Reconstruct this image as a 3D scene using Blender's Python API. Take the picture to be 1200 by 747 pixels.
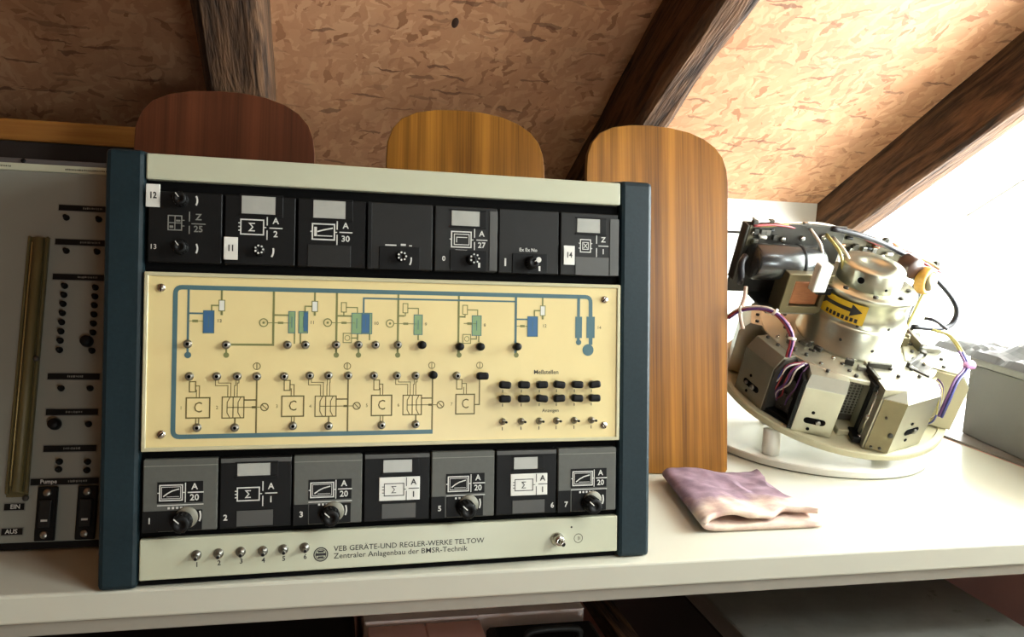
import bpy, bmesh, math, random
from mathutils import Vector, Matrix

random.seed(7)
for o in list(bpy.data.objects):
    bpy.data.objects.remove(o, do_unlink=True)
scene = bpy.context.scene
COL = scene.collection
R = math.radians
PI = math.pi

# ------------------------------------------------------------------ camera
# world: X along the shelf front, Y into the room, Z up, shelf top at z = 0 (metres)
cam_data = bpy.data.cameras.new('Camera')
cam_data.sensor_width = 36.0
cam_data.lens = 28.546
cam_data.clip_start = 0.01
camera = bpy.data.objects.new('Camera', cam_data)
COL.objects.link(camera)
camera.matrix_world = Matrix(((0.97294, -0.02028, -0.23016, 0.0), (-0.22549, 0.13393, -0.96500, 0.0), (0.05040, 0.99078, 0.12573, 0.3556), (0, 0, 0, 1)))
scene.camera = camera

# ------------------------------------------------------------------ daylight
world = bpy.data.worlds.new('World')
scene.world = world
world.use_nodes = True
bg = world.node_tree.nodes['Background']
bg.inputs[0].default_value = (0.96, 0.985, 1.0, 1)      # bright overcast sky
bg.inputs[1].default_value = 52.0
vs = scene.view_settings
vs.view_transform = 'Standard'
vs.look = 'None'
vs.exposure = -0.2
vs.gamma = 1.0
vs.use_curve_mapping = False

def portal(name, loc, sy, sz, rot=None):
    l = bpy.data.lights.new(name, 'AREA')
    l.shape = 'RECTANGLE'
    l.size = sz
    l.size_y = sy
    l.cycles.is_portal = True
    o = bpy.data.objects.new(name, l)
    o.location = loc
    if rot: l.size, l.size_y = sy, sz
    o.rotation_euler = rot or (0, R(90), 0)             # light leaves into the room
    COL.objects.link(o)
    return o
portal('window_portal_rear', (1.45, 1.05, 0.42), 1.0, 0.86)
portal('gable_window_portal', (1.175, -0.04, 0.73), 0.36, 0.46)
portal('fill_window_portal', (0.675, -1.775, -0.055), 0.45, 0.35, (R(90), 0, 0))  # serves the added fill window behind the camera

sky_portal = portal('roof_window_portal', (0, 0, 0), 0.39, 0.54, (0, 0, 0))
ROOF_SLOPE = R(27.956)
sky_portal.matrix_world = Matrix(((1, 0, 0, 0.815), (0, math.cos(ROOF_SLOPE), math.sin(ROOF_SLOPE), -0.061), (0, -math.sin(ROOF_SLOPE), math.cos(ROOF_SLOPE), 1.335), (0, 0, 0, 1)))

# ------------------------------------------------------------------ helpers
class MB:
    """collects shapes; build() links them as ONE mesh object"""
    def __init__(s):
        s.bm = bmesh.new()
        s.mi = 0
    def _tag(s, faces, smooth=False):
        for f in faces:
            f.material_index = s.mi
            f.smooth = smooth
    def box(s, x0, x1, y0, y1, z0, z1, bevel=0.0, seg=1, M=None):
        r = bmesh.ops.create_cube(s.bm, size=1.0)
        T = Matrix.Translation(((x0+x1)/2, (y0+y1)/2, (z0+z1)/2)) @ Matrix.Diagonal((abs(x1-x0), abs(y1-y0), abs(z1-z0), 1))
        bmesh.ops.transform(s.bm, matrix=T, verts=r['verts'])
        vs_ = r['verts']
        fs = list({f for v in vs_ for f in v.link_faces})
        s._tag(fs)
        if bevel > 0:
            es = list({e for v in vs_ for e in v.link_edges})
            b = bmesh.ops.bevel(s.bm, geom=es, offset=bevel, segments=seg, affect='EDGES', profile=0.5)
            s._tag(b['faces'])
            vs_ = b['verts']
            allv = set()
            for f in b['faces']:
                allv.update(f.verts)
            # all verts of this box are on bevel faces
            vs_ = list(allv)
        if M is not None:
            bmesh.ops.transform(s.bm, matrix=M, verts=vs_)
        return s
    def quad(s, pts):
        f = s.bm.faces.new([s.bm.verts.new(p) for p in pts])
        s._tag([f])
        return s
    def rect(s, x0, x1, y0, y1, z):
        return s.quad([(x0, y0, z), (x1, y0, z), (x1, y1, z), (x0, y1, z)])
    def frame(s, x0, x1, y0, y1, w, z):
        s.line([(x0, y0), (x1, y0), (x1, y1), (x0, y1)], w, z, True)
        return s
    def line(s, pts, w, z, closed=False):
        P = [Vector((p[0], p[1])) for p in pts]
        n = len(P)
        L, Rr = [], []
        for i in range(n):
            a = P[i-1] if (i > 0 or closed) else None
            b = P[(i+1) % n] if (i < n-1 or closed) else None
            d1 = (P[i]-a).normalized() if a is not None and (P[i]-a).length > 1e-9 else None
            d2 = (b-P[i]).normalized() if b is not None and (b-P[i]).length > 1e-9 else None
            if d1 is None: d1 = d2
            if d2 is None: d2 = d1
            n1 = Vector((-d1.y, d1.x)); n2 = Vector((-d2.y, d2.x))
            m = (n1+n2)
            m = m.normalized() if m.length > 1e-6 else n1
            k = (w/2)/max(0.35, m.dot(n1))
            L.append(s.bm.verts.new((P[i].x+m.x*k, P[i].y+m.y*k, z)))
            Rr.append(s.bm.verts.new((P[i].x-m.x*k, P[i].y-m.y*k, z)))
        for i in range(n if closed else n-1):
            j = (i+1) % n
            s._tag([s.bm.faces.new((Rr[i], Rr[j], L[j], L[i]))])
        return s
    def disc(s, x, y, r, z, seg=16):
        f = s.bm.faces.new([s.bm.verts.new((x+r*math.cos(2*PI*i/seg), y+r*math.sin(2*PI*i/seg), z)) for i in range(seg)])
        s._tag([f])
        return s
    def ring(s, x, y, r, w, z, seg=18, a0=0, a1=2*PI):
        full = abs(a1-a0) > 6.28
        n = seg if full else seg+1
        s.line([(x+r*math.cos(a0+(a1-a0)*i/seg), y+r*math.sin(a0+(a1-a0)*i/seg)) for i in range(n)], w, z, full)
        return s
    def lathe(s, prof, seg=20, M=None, smooth=True):
        rows = []
        for (r, z) in prof:
            if r < 1e-7:
                rows.append([s.bm.verts.new((0, 0, z))])
            else:
                rows.append([s.bm.verts.new((r*math.cos(2*PI*i/seg), r*math.sin(2*PI*i/seg), z)) for i in range(seg)])
        fs = []
        for a, b in zip(rows[:-1], rows[1:]):
            for i in range(seg):
                j = (i+1) % seg
                if len(a) == 1 and len(b) == 1: continue
                if len(a) == 1: fs.append(s.bm.faces.new((a[0], b[j], b[i])))
                elif len(b) == 1: fs.append(s.bm.faces.new((a[i], a[j], b[0])))
                else: fs.append(s.bm.faces.new((a[i], a[j], b[j], b[i])))
        s._tag(fs, smooth)
        if M is not None:
            bmesh.ops.transform(s.bm, matrix=M, verts=[v for r in rows for v in r])
        return s
    def cyl(s, p0, p1, r0, r1=None, seg=14, smooth=True):
        r1 = r0 if r1 is None else r1
        p0 = Vector(p0); p1 = Vector(p1)
        d = p1-p0
        q = d.to_track_quat('Z', 'Y').to_matrix().to_4x4()
        h = d.length
        e = min(r0, r1, h)*0.12
        return s.lathe([(0, 0), (r0-e, 0), (r0, e), (r1, h-e), (r1-e, h), (0, h)], seg, Matrix.Translation(p0) @ q, smooth)
    def tube(s, pts, r, seg=8, smooth=True, samples=6):
        P = catmull([Vector(p) for p in pts], samples) if samples > 1 else [Vector(p) for p in pts]
        rows = []
        up = None
        for i, p in enumerate(P):
            d = (P[min(i+1, len(P)-1)]-P[max(i-1, 0)])
            d = d.normalized() if d.length > 1e-9 else Vector((0, 0, 1))
            if up is None:
                up = d.orthogonal().normalized()
            up = (up-d*up.dot(d)).normalized()
            sd = d.cross(up)
            rows.append([s.bm.verts.new(p+(up*math.cos(2*PI*k/seg)+sd*math.sin(2*PI*k/seg))*r) for k in range(seg)])
        fs = []
        for a, b in zip(rows[:-1], rows[1:]):
            for k in range(seg):
                fs.append(s.bm.faces.new((a[k], a[(k+1) % seg], b[(k+1) % seg], b[k])))
        fs.append(s.bm.faces.new(list(reversed(rows[0])))); fs.append(s.bm.faces.new(rows[-1]))
        s._tag(fs, smooth)
        return s
    def prism(s, poly, z0, z1, M=None, bevel=0.0):
        a = [s.bm.verts.new((p[0], p[1], z0)) for p in poly]
        b = [s.bm.verts.new((p[0], p[1], z1)) for p in poly]
        n = len(poly)
        fs = [s.bm.faces.new(list(reversed(a))), s.bm.faces.new(b)]
        for i in range(n):
            fs.append(s.bm.faces.new((a[i], a[(i+1) % n], b[(i+1) % n], b[i])))
        bmesh.ops.recalc_face_normals(s.bm, faces=fs)
        s._tag(fs)
        vs_ = a+b
        if bevel > 0:
            es = list({e for f in fs for e in f.edges})
            r = bmesh.ops.bevel(s.bm, geom=es, offset=bevel, segments=2, affect='EDGES', profile=0.5)
            s._tag(r['faces'])
            vs_ = list({v for f in r['faces'] for v in f.verts})
        if M is not None:
            bmesh.ops.transform(s.bm, matrix=M, verts=vs_)
        return s
    def text(s, txt, size, x, y, z, align='CENTER', sx=1.0, bold=0.0):
        key = (txt, align, bold)
        if key not in TXT:
            cu = bpy.data.curves.new('lettering', 'FONT')
            cu.body = txt; cu.align_x = align; cu.align_y = 'CENTER'; cu.size = 1.0
            cu.resolution_u = 2; cu.offset = bold
            ob = bpy.data.objects.new('lettering', cu)
            me = ob.to_mesh()
            TXT[key] = ([tuple(v.co) for v in me.vertices], [tuple(p.vertices) for p in me.polygons])
            ob.to_mesh_clear()
            bpy.data.objects.remove(ob); bpy.data.curves.remove(cu)
        V, Fc = TXT[key]
        vv = [s.bm.verts.new((x+v[0]*size*sx, y+v[1]*size, z)) for v in V]
        for f in Fc:
            try:
                s._tag([s.bm.faces.new([vv[i] for i in f])])
            except ValueError:
                pass
        return s
    def mesh(s, name, mats, F=None):
        if F is not None:
            bmesh.ops.transform(s.bm, matrix=F, verts=s.bm.verts)
            if F.determinant() < 0:
                bmesh.ops.reverse_faces(s.bm, faces=s.bm.faces)
        me = bpy.data.meshes.new(name)
        s.bm.to_mesh(me); s.bm.free()
        for m in (mats if isinstance(mats, (list, tuple)) else [mats]):
            me.materials.append(m)
        return me
    def build(s, name, mats, parent=None, F=None):
        return link(name, s.mesh(name, mats, F), parent)
TXT = {}

def catmull(P, n):
    if len(P) < 3: return P
    out = []
    Q = [P[0]*2-P[1]]+P+[P[-1]*2-P[-2]]
    for i in range(1, len(Q)-2):
        for k in range(n):
            t = k/n
            a, b, c, d = Q[i-1], Q[i], Q[i+1], Q[i+2]
            out.append(0.5*((2*b)+(c-a)*t+(2*a-5*b+4*c-d)*t*t+(3*b-a-3*c+d)*t**3))
    out.append(P[-1])
    return out

def link(name, data, parent=None, M=None):
    o = bpy.data.objects.new(name, data)
    COL.objects.link(o)
    if parent is not None: o.parent = parent
    if M is not None: o.matrix_local = M
    return o
def tag(o, label=None, cat=None, group=None, kind=None):
    if label: o['label'] = label
    if cat: o['category'] = cat
    if group: o['group'] = group
    if kind: o['kind'] = kind
    return o
def empty(name, loc, rot=(0, 0, 0)):
    o = bpy.data.objects.new(name, None)
    o.empty_display_size = 0.02
    o.location = loc; o.rotation_euler = rot
    COL.objects.link(o)
    return o

# ------------------------------------------------------------------ materials
def lin(c):
    return tuple(((x/255)/12.92 if x/255 <= 0.04045 else ((x/255+0.055)/1.055)**2.4) for x in c)
def mat(name, rgb, rough=0.5, metal=0.0, var=0.12, scale=30.0, bump=0.0, stretch=(1, 1, 1), spec=0.5, wear=None):
    m = bpy.data.materials.new(name)
    m.use_nodes = True
    nt = m.node_tree; N = nt.nodes; L = nt.links
    b = N['Principled BSDF']
    c = lin(rgb)
    b.inputs['Roughness'].default_value = rough
    b.inputs['Metallic'].default_value = metal
    b.inputs['Specular IOR Level'].default_value = spec
    tc = N.new('ShaderNodeTexCoord'); mp = N.new('ShaderNodeMapping')
    mp.inputs['Scale'].default_value = stretch
    L.new(tc.outputs['Object'], mp.inputs[0])
    nz = N.new('ShaderNodeTexNoise')
    nz.inputs['Scale'].default_value = scale; nz.inputs['Detail'].default_value = 5; nz.inputs['Roughness'].default_value = 0.6
    L.new(mp.outputs[0], nz.inputs['Vector'])
    rp = N.new('ShaderNodeValToRGB')
    rp.color_ramp.elements[0].position = 0.3; rp.color_ramp.elements[1].position = 0.7
    rp.color_ramp.elements[0].color = tuple(x*(1-var) for x in c)+(1,)
    rp.color_ramp.elements[1].color = tuple(min(1, x*(1+var)) for x in c)+(1,)
    L.new(nz.outputs['Fac'], rp.inputs[0])
    out = rp.outputs[0]
    if wear:
        wn = N.new('ShaderNodeTexNoise'); wn.inputs['Scale'].default_value = wear[1]; wn.inputs['Detail'].default_value = 6
        L.new(tc.outputs['Object'], wn.inputs['Vector'])
        wr = N.new('ShaderNodeValToRGB')
        wr.color_ramp.elements[0].position = wear[2]; wr.color_ramp.elements[1].position = wear[2]+0.06
        wr.color_ramp.elements[0].color = (0, 0, 0, 1); wr.color_ramp.elements[1].color = (1, 1, 1, 1)
        L.new(wn.outputs['Fac'], wr.inputs[0])
        mx = N.new('ShaderNodeMixRGB'); mx.inputs[2].default_value = lin(wear[0])+(1,)
        L.new(wr.outputs[0], mx.inputs[0]); L.new(out, mx.inputs[1]); out = mx.outputs[0]
    L.new(out, b.inputs['Base Color'])
    if bump:
        bp = N.new('ShaderNodeBump'); bp.inputs['Strength'].default_value = bump; bp.inputs['Distance'].default_value = 0.002
        L.new(nz.outputs['Fac'], bp.inputs['Height']); L.new(bp.outputs[0], b.inputs['Normal'])
    return m

def wood(name, dark, light, grain='Z', scale=1.0, rough=0.45, bump=0.1, fine=1.0, dist=0.6, along=1.2):
    m = bpy.data.materials.new(name)
    m.use_nodes = True
    nt = m.node_tree; N = nt.nodes; L = nt.links
    b = N['Principled BSDF']
    b.inputs['Roughness'].default_value = rough
    b.inputs['Specular IOR Level'].default_value = 0.25
    tc = N.new('ShaderNodeTexCoord'); mp = N.new('ShaderNodeMapping')
    s = {'X': (along, 22, 22), 'Y': (22, along, 22), 'Z': (22, 1.0, along)}[grain]
    mp.inputs['Scale'].default_value = tuple(v*scale for v in s)
    L.new(tc.outputs['Object'], mp.inputs[0])
    n1 = N.new('ShaderNodeTexNoise'); n1.inputs['Scale'].default_value = 1.6; n1.inputs['Detail'].default_value = (8 if dist > 0.2 else 3); n1.inputs['Distortion'].default_value = dist
    n2 = N.new('ShaderNodeTexNoise'); n2.inputs['Scale'].default_value = 14*fine; n2.inputs['Detail'].default_value = 3
    L.new(mp.outputs[0], n1.inputs['Vector']); L.new(mp.outputs[0], n2.inputs['Vector'])
    mx = N.new('ShaderNodeMath'); mx.operation = 'MULTIPLY_ADD'
    mx.inputs[1].default_value = 0.35
    L.new(n2.outputs['Fac'], mx.inputs[0]); L.new(n1.outputs['Fac'], mx.inputs[2])
    rp = N.new('ShaderNodeValToRGB')
    rp.color_ramp.elements[0].position = 0.5; rp.color_ramp.elements[1].position = 0.86
    rp.color_ramp.elements[0].color = lin(dark)+(1,); rp.color_ramp.elements[1].color = lin(light)+(1,)
    L.new(mx.outputs[0], rp.inputs[0]); L.new(rp.outputs[0], b.inputs['Base Color'])
    bp = N.new('ShaderNodeBump'); bp.inputs['Strength'].default_value = bump; bp.inputs['Distance'].default_value = 0.004
    L.new(mx.outputs[0], bp.inputs['Height']); L.new(bp.outputs[0], b.inputs['Normal'])
    return m

def osb(name):
    """pressed strand board: three layers of long flakes laid at different angles"""
    m = bpy.data.materials.new(name)
    m.use_nodes = True
    nt = m.node_tree; N = nt.nodes; L = nt.links
    b = N['Principled BSDF']; b.inputs['Roughness'].default_value = 0.6
    tc = N.new('ShaderNodeTexCoord')
    wob = N.new('ShaderNodeTexNoise'); wob.inputs['Scale'].default_value = 38; wob.inputs['Detail'].default_value = 4
    L.new(tc.outputs['Object'], wob.inputs['Vector'])
    ad = N.new('ShaderNodeMixRGB'); ad.blend_type = 'LINEAR_LIGHT'; ad.inputs[0].default_value = 0.014
    L.new(tc.outputs['Object'], ad.inputs[1]); L.new(wob.outputs['Color'], ad.inputs[2])
    base = None; height = None
    for k, (ang, sc, thr) in enumerate(((8, (24, 95, 1), 0.0), (52, (26, 110, 1), 0.45), (-38, (28, 115, 1), 0.5), (95, (32, 125, 1), 0.62))):
        mp = N.new('ShaderNodeMapping'); mp.inputs['Rotation'].default_value = (0, 0, R(ang))
        m2 = N.new('ShaderNodeMapping'); m2.inputs['Scale'].default_value = sc; m2.inputs['Location'].default_value = (k*3.1, k*7.7, 0)
        L.new(ad.outputs[0], mp.inputs[0]); L.new(mp.outputs[0], m2.inputs[0])
        v = N.new('ShaderNodeTexVoronoi'); v.voronoi_dimensions = '2D'; v.inputs['Scale'].default_value = 1.0
        L.new(m2.outputs[0], v.inputs['Vector'])
        sp = N.new('ShaderNodeSeparateColor'); L.new(v.outputs['Color'], sp.inputs[0])
        rp = N.new('ShaderNodeValToRGB'); cr = rp.color_ramp
        cr.elements[0].position = 0.0; cr.elements[0].color = lin((146, 96, 62))+(1,)
        cr.elements[1].position = 1.0; cr.elements[1].color = lin((200, 152, 114))+(1,)
        e = cr.elements.new(0.1); e.color = lin((178, 126, 90))+(1,)
        e = cr.elements.new(0.6); e.color = lin((188, 137, 100))+(1,)
        L.new(sp.outputs[0], rp.inputs[0])
        if base is None:
            base = rp.outputs[0]; height = sp.outputs[1]
        else:
            gt = N.new('ShaderNodeMath'); gt.operation = 'GREATER_THAN'; gt.inputs[1].default_value = thr
            L.new(sp.outputs[2], gt.inputs[0])
            mx = N.new('ShaderNodeMixRGB'); L.new(gt.outputs[0], mx.inputs[0]); L.new(base, mx.inputs[1]); L.new(rp.outputs[0], mx.inputs[2]); base = mx.outputs[0]
            mh = N.new('ShaderNodeMixRGB'); L.new(gt.outputs[0], mh.inputs[0]); L.new(height, mh.inputs[1]); L.new(sp.outputs[1], mh.inputs[2]); height = mh.outputs[0]
    fn = N.new('ShaderNodeTexNoise'); fn.inputs['Scale'].default_value = 5; fn.inputs['Detail'].default_value = 8
    L.new(tc.outputs['Object'], fn.inputs['Vector'])
    ov = N.new('ShaderNodeMixRGB'); ov.blend_type = 'OVERLAY'; ov.inputs[0].default_value = 0.35
    L.new(base, ov.inputs[1]); L.new(fn.outputs['Fac'], ov.inputs[2])
    fm = N.new('ShaderNodeMapping'); fm.inputs['Scale'].default_value = (30, 160, 1); fm.inputs['Rotation'].default_value = (0, 0, R(20)); L.new(ad.outputs[0], fm.inputs[0])
    sv = N.new('ShaderNodeTexVoronoi'); sv.voronoi_dimensions = '2D'; sv.inputs['Scale'].default_value = 1.0; L.new(fm.outputs[0], sv.inputs['Vector'])
    ss = N.new('ShaderNodeSeparateColor'); L.new(sv.outputs['Color'], ss.inputs[0])
    sg = N.new('ShaderNodeMapRange'); sg.inputs['From Min'].default_value = 0.93; sg.inputs['From Max'].default_value = 1.0; sg.inputs['To Max'].default_value = 0.75; L.new(ss.outputs[0], sg.inputs['Value'])
    sm = N.new('ShaderNodeMixRGB'); sm.inputs[2].default_value = lin((92, 52, 30))+(1,); L.new(sg.outputs[0], sm.inputs[0]); L.new(ov.outputs[0], sm.inputs[1])
    L.new(sm.outputs[0], b.inputs['Base Color'])
    bp = N.new('ShaderNodeBump'); bp.inputs['Strength'].default_value = 0.25; bp.inputs['Distance'].default_value = 0.002
    L.new(height, bp.inputs['Height']); L.new(bp.outputs[0], b.inputs['Normal'])
    return m

def glass(name):
    m = bpy.data.materials.new(name)
    m.use_nodes = True
    nt = m.node_tree; N = nt.nodes; L = nt.links
    N.remove(N['Principled BSDF'])
    t = N.new('ShaderNodeBsdfTransparent'); t.inputs[0].default_value = (0.95, 0.97, 0.96, 1)
    g = N.new('ShaderNodeBsdfGlossy'); g.inputs['Roughness'].default_value = 0.02
    x = N.new('ShaderNodeMixShader'); x.inputs[0].default_value = 0.06
    L.new(t.outputs[0], x.inputs[1]); L.new(g.outputs[0], x.inputs[2]); L.new(x.outputs[0], N['Material Output'].inputs[0])
    return m

OSB = osb('strand_board')
RAFTER = wood('old_rafter_wood', (40, 27, 18), (108, 78, 54), 'Y', 1.3, 0.85, 1.0, 1.0, 1.6, 2.2)
PLY = wood('plywood_walnut_veneer', (86, 50, 10), (150, 100, 34), 'Z', 1.5, 0.35, 0.03, 1.0, 0.0, 0.22)
PLY_RED = wood('plywood_dark_reddish', (62, 30, 14), (94, 50, 28), 'Z', 1.5, 0.45, 0.03, 1.0, 0.0, 0.25)  # darker and redder than the other boards
PLY_EDGE = wood('plywood_edge', (120, 88, 50), (170, 132, 84), 'Z', 1.0, 0.5, 0.03)
BATTEN = wood('orange_pine', (140, 88, 36), (178, 122, 58), 'X', 0.8, 0.5, 0.05)
PLASTER = mat('white_plaster', (226, 224, 216), 0.8, var=0.03, scale=8)
PINK = mat('pink_plaster', (232, 178, 164), 0.85, var=0.06, scale=9, bump=0.1)
DARKWALL = mat('shade_dark_board', (40, 30, 24), 0.8, var=0.2, scale=6)
FLOORM = mat('grey_floor', (168, 150, 136), 0.7, var=0.1, scale=5)
LAMINATE = mat('cream_laminate', (198, 197, 180), 0.32, var=0.02, scale=4)
LAM_RAIL = mat('grey_beige_rail', (150, 145, 132), 0.45, var=0.04, scale=6)
NAVY = mat('navy_hammer_paint', (25, 41, 46), 0.42, spec=0.25, var=0.14, scale=260, bump=0.05, wear=((120, 122, 118), 35, 0.74))
CREAM = mat('cream_green_enamel', (188, 190, 164), 0.35, var=0.03, scale=10, wear=((70, 60, 44), 42, 0.77))
BLACK = mat('black_plastic', (13, 13, 12), 0.5, spec=0.2, var=0.15, scale=40)
BLACKM = mat('black_backing', (8, 8, 8), 0.8, spec=0.1, var=0.1)
CHAR = mat('charcoal_plastic', (32, 32, 30), 0.5, spec=0.25, var=0.08, scale=50)
GREYP = mat('grey_hammer_plate', (82, 83, 76), 0.5, var=0.06, scale=200)
GREYL = mat('grey_lower_plate', (72, 72, 68), 0.5, var=0.05)
WINDOWG = mat('frosted_indicator', (164, 165, 156), 0.35, var=0.06, scale=60)
WHITEP = mat('white_card', (222, 222, 212), 0.5, var=0.03)
PRINTW = mat('white_print', (206, 206, 198), 0.5, var=0.05)
PRINTD = mat('grey_print', (120, 120, 112), 0.5, var=0.1)
PRINTB = mat('black_print', (32, 30, 26), 0.5, var=0.05)
YELLOW = mat('yellow_panel_enamel', (224, 206, 148), 0.33, var=0.04, scale=12)
BEZEL = mat('panel_bezel', (190, 184, 148), 0.4, var=0.04)
TEAL = mat('teal_pipe_print', (72, 106, 112), 0.4, var=0.06)
GREENP = mat('olive_pipe_print', (120, 122, 70), 0.45, var=0.08)
BROWNP = mat('brown_outline_print', (104, 92, 44), 0.45, var=0.08)
BLUEP = mat('blue_fill_print', (58, 100, 138), 0.4, var=0.08)
MINT = mat('green_fill_print', (128, 158, 112), 0.4, var=0.06)
CHROME = mat('nickel_metal', (196, 192, 182), 0.22, 1.0, var=0.08, scale=80)
STEEL = mat('dull_steel', (150, 148, 140), 0.38, 1.0, var=0.1, scale=60)
KNOBW = mat('knob_dial', (118, 116, 102), 0.45, 0.2, var=0.1)
ALU = mat('machined_aluminium', (196, 196, 174), 0.30, 0.95, var=0.06, scale=24, stretch=(1, 1, 6))
ALUF = mat('satin_aluminium_face', (186, 184, 166), 0.36, 0.85, var=0.06, scale=20)
FLANGE = mat('cream_cast_flange', (190, 184, 152), 0.45, 0.1, var=0.05, scale=12)
OLIVE = mat('olive_brown_plate', (112, 102, 74), 0.4, 0.6, var=0.1, scale=30)
CAPAC = mat('capacitor_case', (96, 98, 98), 0.25, 0.8, var=0.08)
COPPER = mat('copper_winding', (150, 92, 50), 0.45, 0.2, var=0.2, scale=120, stretch=(1, 1, 8))
PCB = mat('circuit_board', (54, 50, 34), 0.5, var=0.25, scale=90)
DKGREY = mat('dark_grey_metal', (70, 68, 62), 0.45, 0.5, var=0.12)
STICKER = mat('yellow_sticker', (214, 176, 34), 0.45, var=0.05)
STANDW = mat('white_stand_paint', (222, 220, 208), 0.35, var=0.02)
RUBBER = mat('black_cable', (26, 24, 30), 0.45, var=0.1)
W_RED = mat('red_wire', (140, 40, 42), 0.4, var=0.1)
W_PURPLE = mat('purple_wire', (92, 56, 110), 0.4, var=0.1)
W_WHITE = mat('white_wire', (212, 204, 190), 0.45, var=0.1)
W_YELLOW = mat('yellow_wire', (176, 164, 96), 0.45, var=0.1)
W_BLUE = mat('blue_wire', (62, 66, 130), 0.4, var=0.1)
COIL = mat('amber_coil', (188, 142, 62), 0.35, var=0.15, scale=160)
GAUGE = mat('aged_brass_tube', (98, 88, 52), 0.5, 0.1, var=0.18, scale=30, stretch=(1, 1, 0.2))
INSTR = mat('grey_instrument_paint', (136, 138, 128), 0.42, var=0.04, scale=8)
INSTRD = mat('instrument_top_paint', (84, 80, 78), 0.5, var=0.06)
BOXG = mat('grey_card_box', (84, 81, 75), 0.6, var=0.06, scale=14)
TARP = mat('grey_plastic_sheet', (84, 83, 81), 0.35, var=0.05, scale=20)
CHEST = mat('dark_grey_lacquer', (126, 126, 120), 0.45, var=0.15, scale=22, wear=((92, 90, 84), 30, 0.66))
CASEB = mat('black_case_paint', (30, 26, 24), 0.5, var=0.2, scale=14)
GLASS = glass('window_glass')
PORCH = mat('window_frame_white', (232, 232, 228), 0.4, var=0.02)

# ================================================================== the room
SL = R(27.956)
TS = math.tan(SL)
def roof_z(y): return 0.5403-TS*(y-1.33)
EAVE_Y = 1.62
ROOF = Matrix(((1, 0, 0, 0), (0, -math.cos(SL), -math.sin(SL), EAVE_Y), (0, math.sin(SL), -math.cos(SL), roof_z(EAVE_Y)), (0, 0, 0, 1)))
# roof frame: x along the eave, y up the slope, z down into the room

SX0, SX1, SY0, SY1 = 0.62, 1.01, 1.66, 2.20            # roof window opening in the roof frame
m = MB(); m.box(-1.62, 1.52, -0.02, SY0, -0.018, 0.0); m.box(-1.62, 1.52, SY1, 3.72, -0.018, 0.0); m.box(-1.62, SX0, SY0, SY1, -0.018, 0.0); m.box(SX1, 1.52, SY0, SY1, -0.018, 0.0)
ceil = m.build('ceiling', OSB); ceil.matrix_world = ROOF
tag(ceil, kind='structure', label='sloping ceiling of pale brown pressed strand board')
kx, ky = (0.177, 0.500)
m = MB(); m.lathe([(0, 0.0012), (0.0035, 0.0010), (0.0048, 0.0002), (0.005, 0)], 14, Matrix.Translation((kx, ky, 0)) @ Matrix.Diagonal((1, 2.2, 1, 1)))
m.build('knot', mat('dark_knot', (60, 34, 20), 0.6), ceil)

def rafter(x0, x1, depth, label, ch, seed):
    rnd = random.Random(seed)
    m = MB()
    n = 46; y0, y1 = -0.02, 3.7
    rows = []
    wob = [0.0]*4
    for i in range(n+1):
        y = y0+(y1-y0)*i/n
        wob = [w*0.75+rnd.uniform(-1, 1)*0.0022 for w in wob]
        a, b = x0+wob[0], x1+wob[1]
        d = depth+wob[2]
        c = ch+abs(wob[3])*1.6
        sec = [(a, 0.0), (a, d-c), (a+c*0.5, d-c*0.35), (a+c, d), (b-c*1.3, d+wob[3]*0.6), (b-c*0.5, d-c*0.5), (b, d-c*1.3), (b, 0.0)]
        rows.append([m.bm.verts.new((p[0], y, p[1])) for p in sec])
    fs = []
    for p, q in zip(rows[:-1], rows[1:]):
        for k in range(8):
            fs.append(m.bm.faces.new((p[k], p[(k+1) % 8], q[(k+1) % 8], q[k])))
    fs.append(m.bm.faces.new(rows[0])); fs.append(m.bm.faces.new(list(reversed(rows[-1]))))
    bmesh.ops.recalc_face_normals(m.bm, faces=fs)
    o = m.build('rafter', RAFTER); o.matrix_world = ROOF
    return tag(o, label, 'rafter', 'roof rafters')
rafter(-0.151, -0.073, 0.108, 'dark weathered rafter rising behind the dark reddish board', 0.006, 1)
rafter(0.455, 0.512, 0.112, 'rough dark rafter rising behind the plywood board beside the rack right post', 0.008, 2)
rafter(1.035, 1.090, 0.100, 'brown rafter beside the bright gable window', 0.006, 3)

WB = EAVE_Y-0.04                                        # back wall face
wall = empty('wall_back', (0, WB, 0)); tag(wall, kind='structure')
m = MB(); m.box(-1.62, 0.66, 0.0, 0.05, -0.04, 0.47); m.build('shade_dark_boarding', DARKWALL, wall)  # left part coloured dark to stand in for shade behind the boards
m = MB(); m.box(0.66, 1.10, -0.012, 0.05, 0.372, 0.47, 0.002); m.build('white_top_strip', PLASTER, wall)
GREYWALL = mat('pale_grey_board', (186, 188, 182), 0.6, var=0.03)
m = MB(); m.box(0.66, 1.10, 0.0, 0.05, 0.347, 0.372); m.box(0.66, 1.10, 0.0, 0.05, -0.04, 0.342); m.build('pale_grey_boarding', GREYWALL, wall)
m = MB(); m.box(0.66, 1.10, 0.012, 0.05, 0.34, 0.35); m.build('shadow_gap', DARKWALL, wall)
m = MB(); m.box(-1.62, 1.10, 0.0, 0.05, -0.76, -0.04); m.build('pink_plaster_below', PINK, wall)

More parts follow.
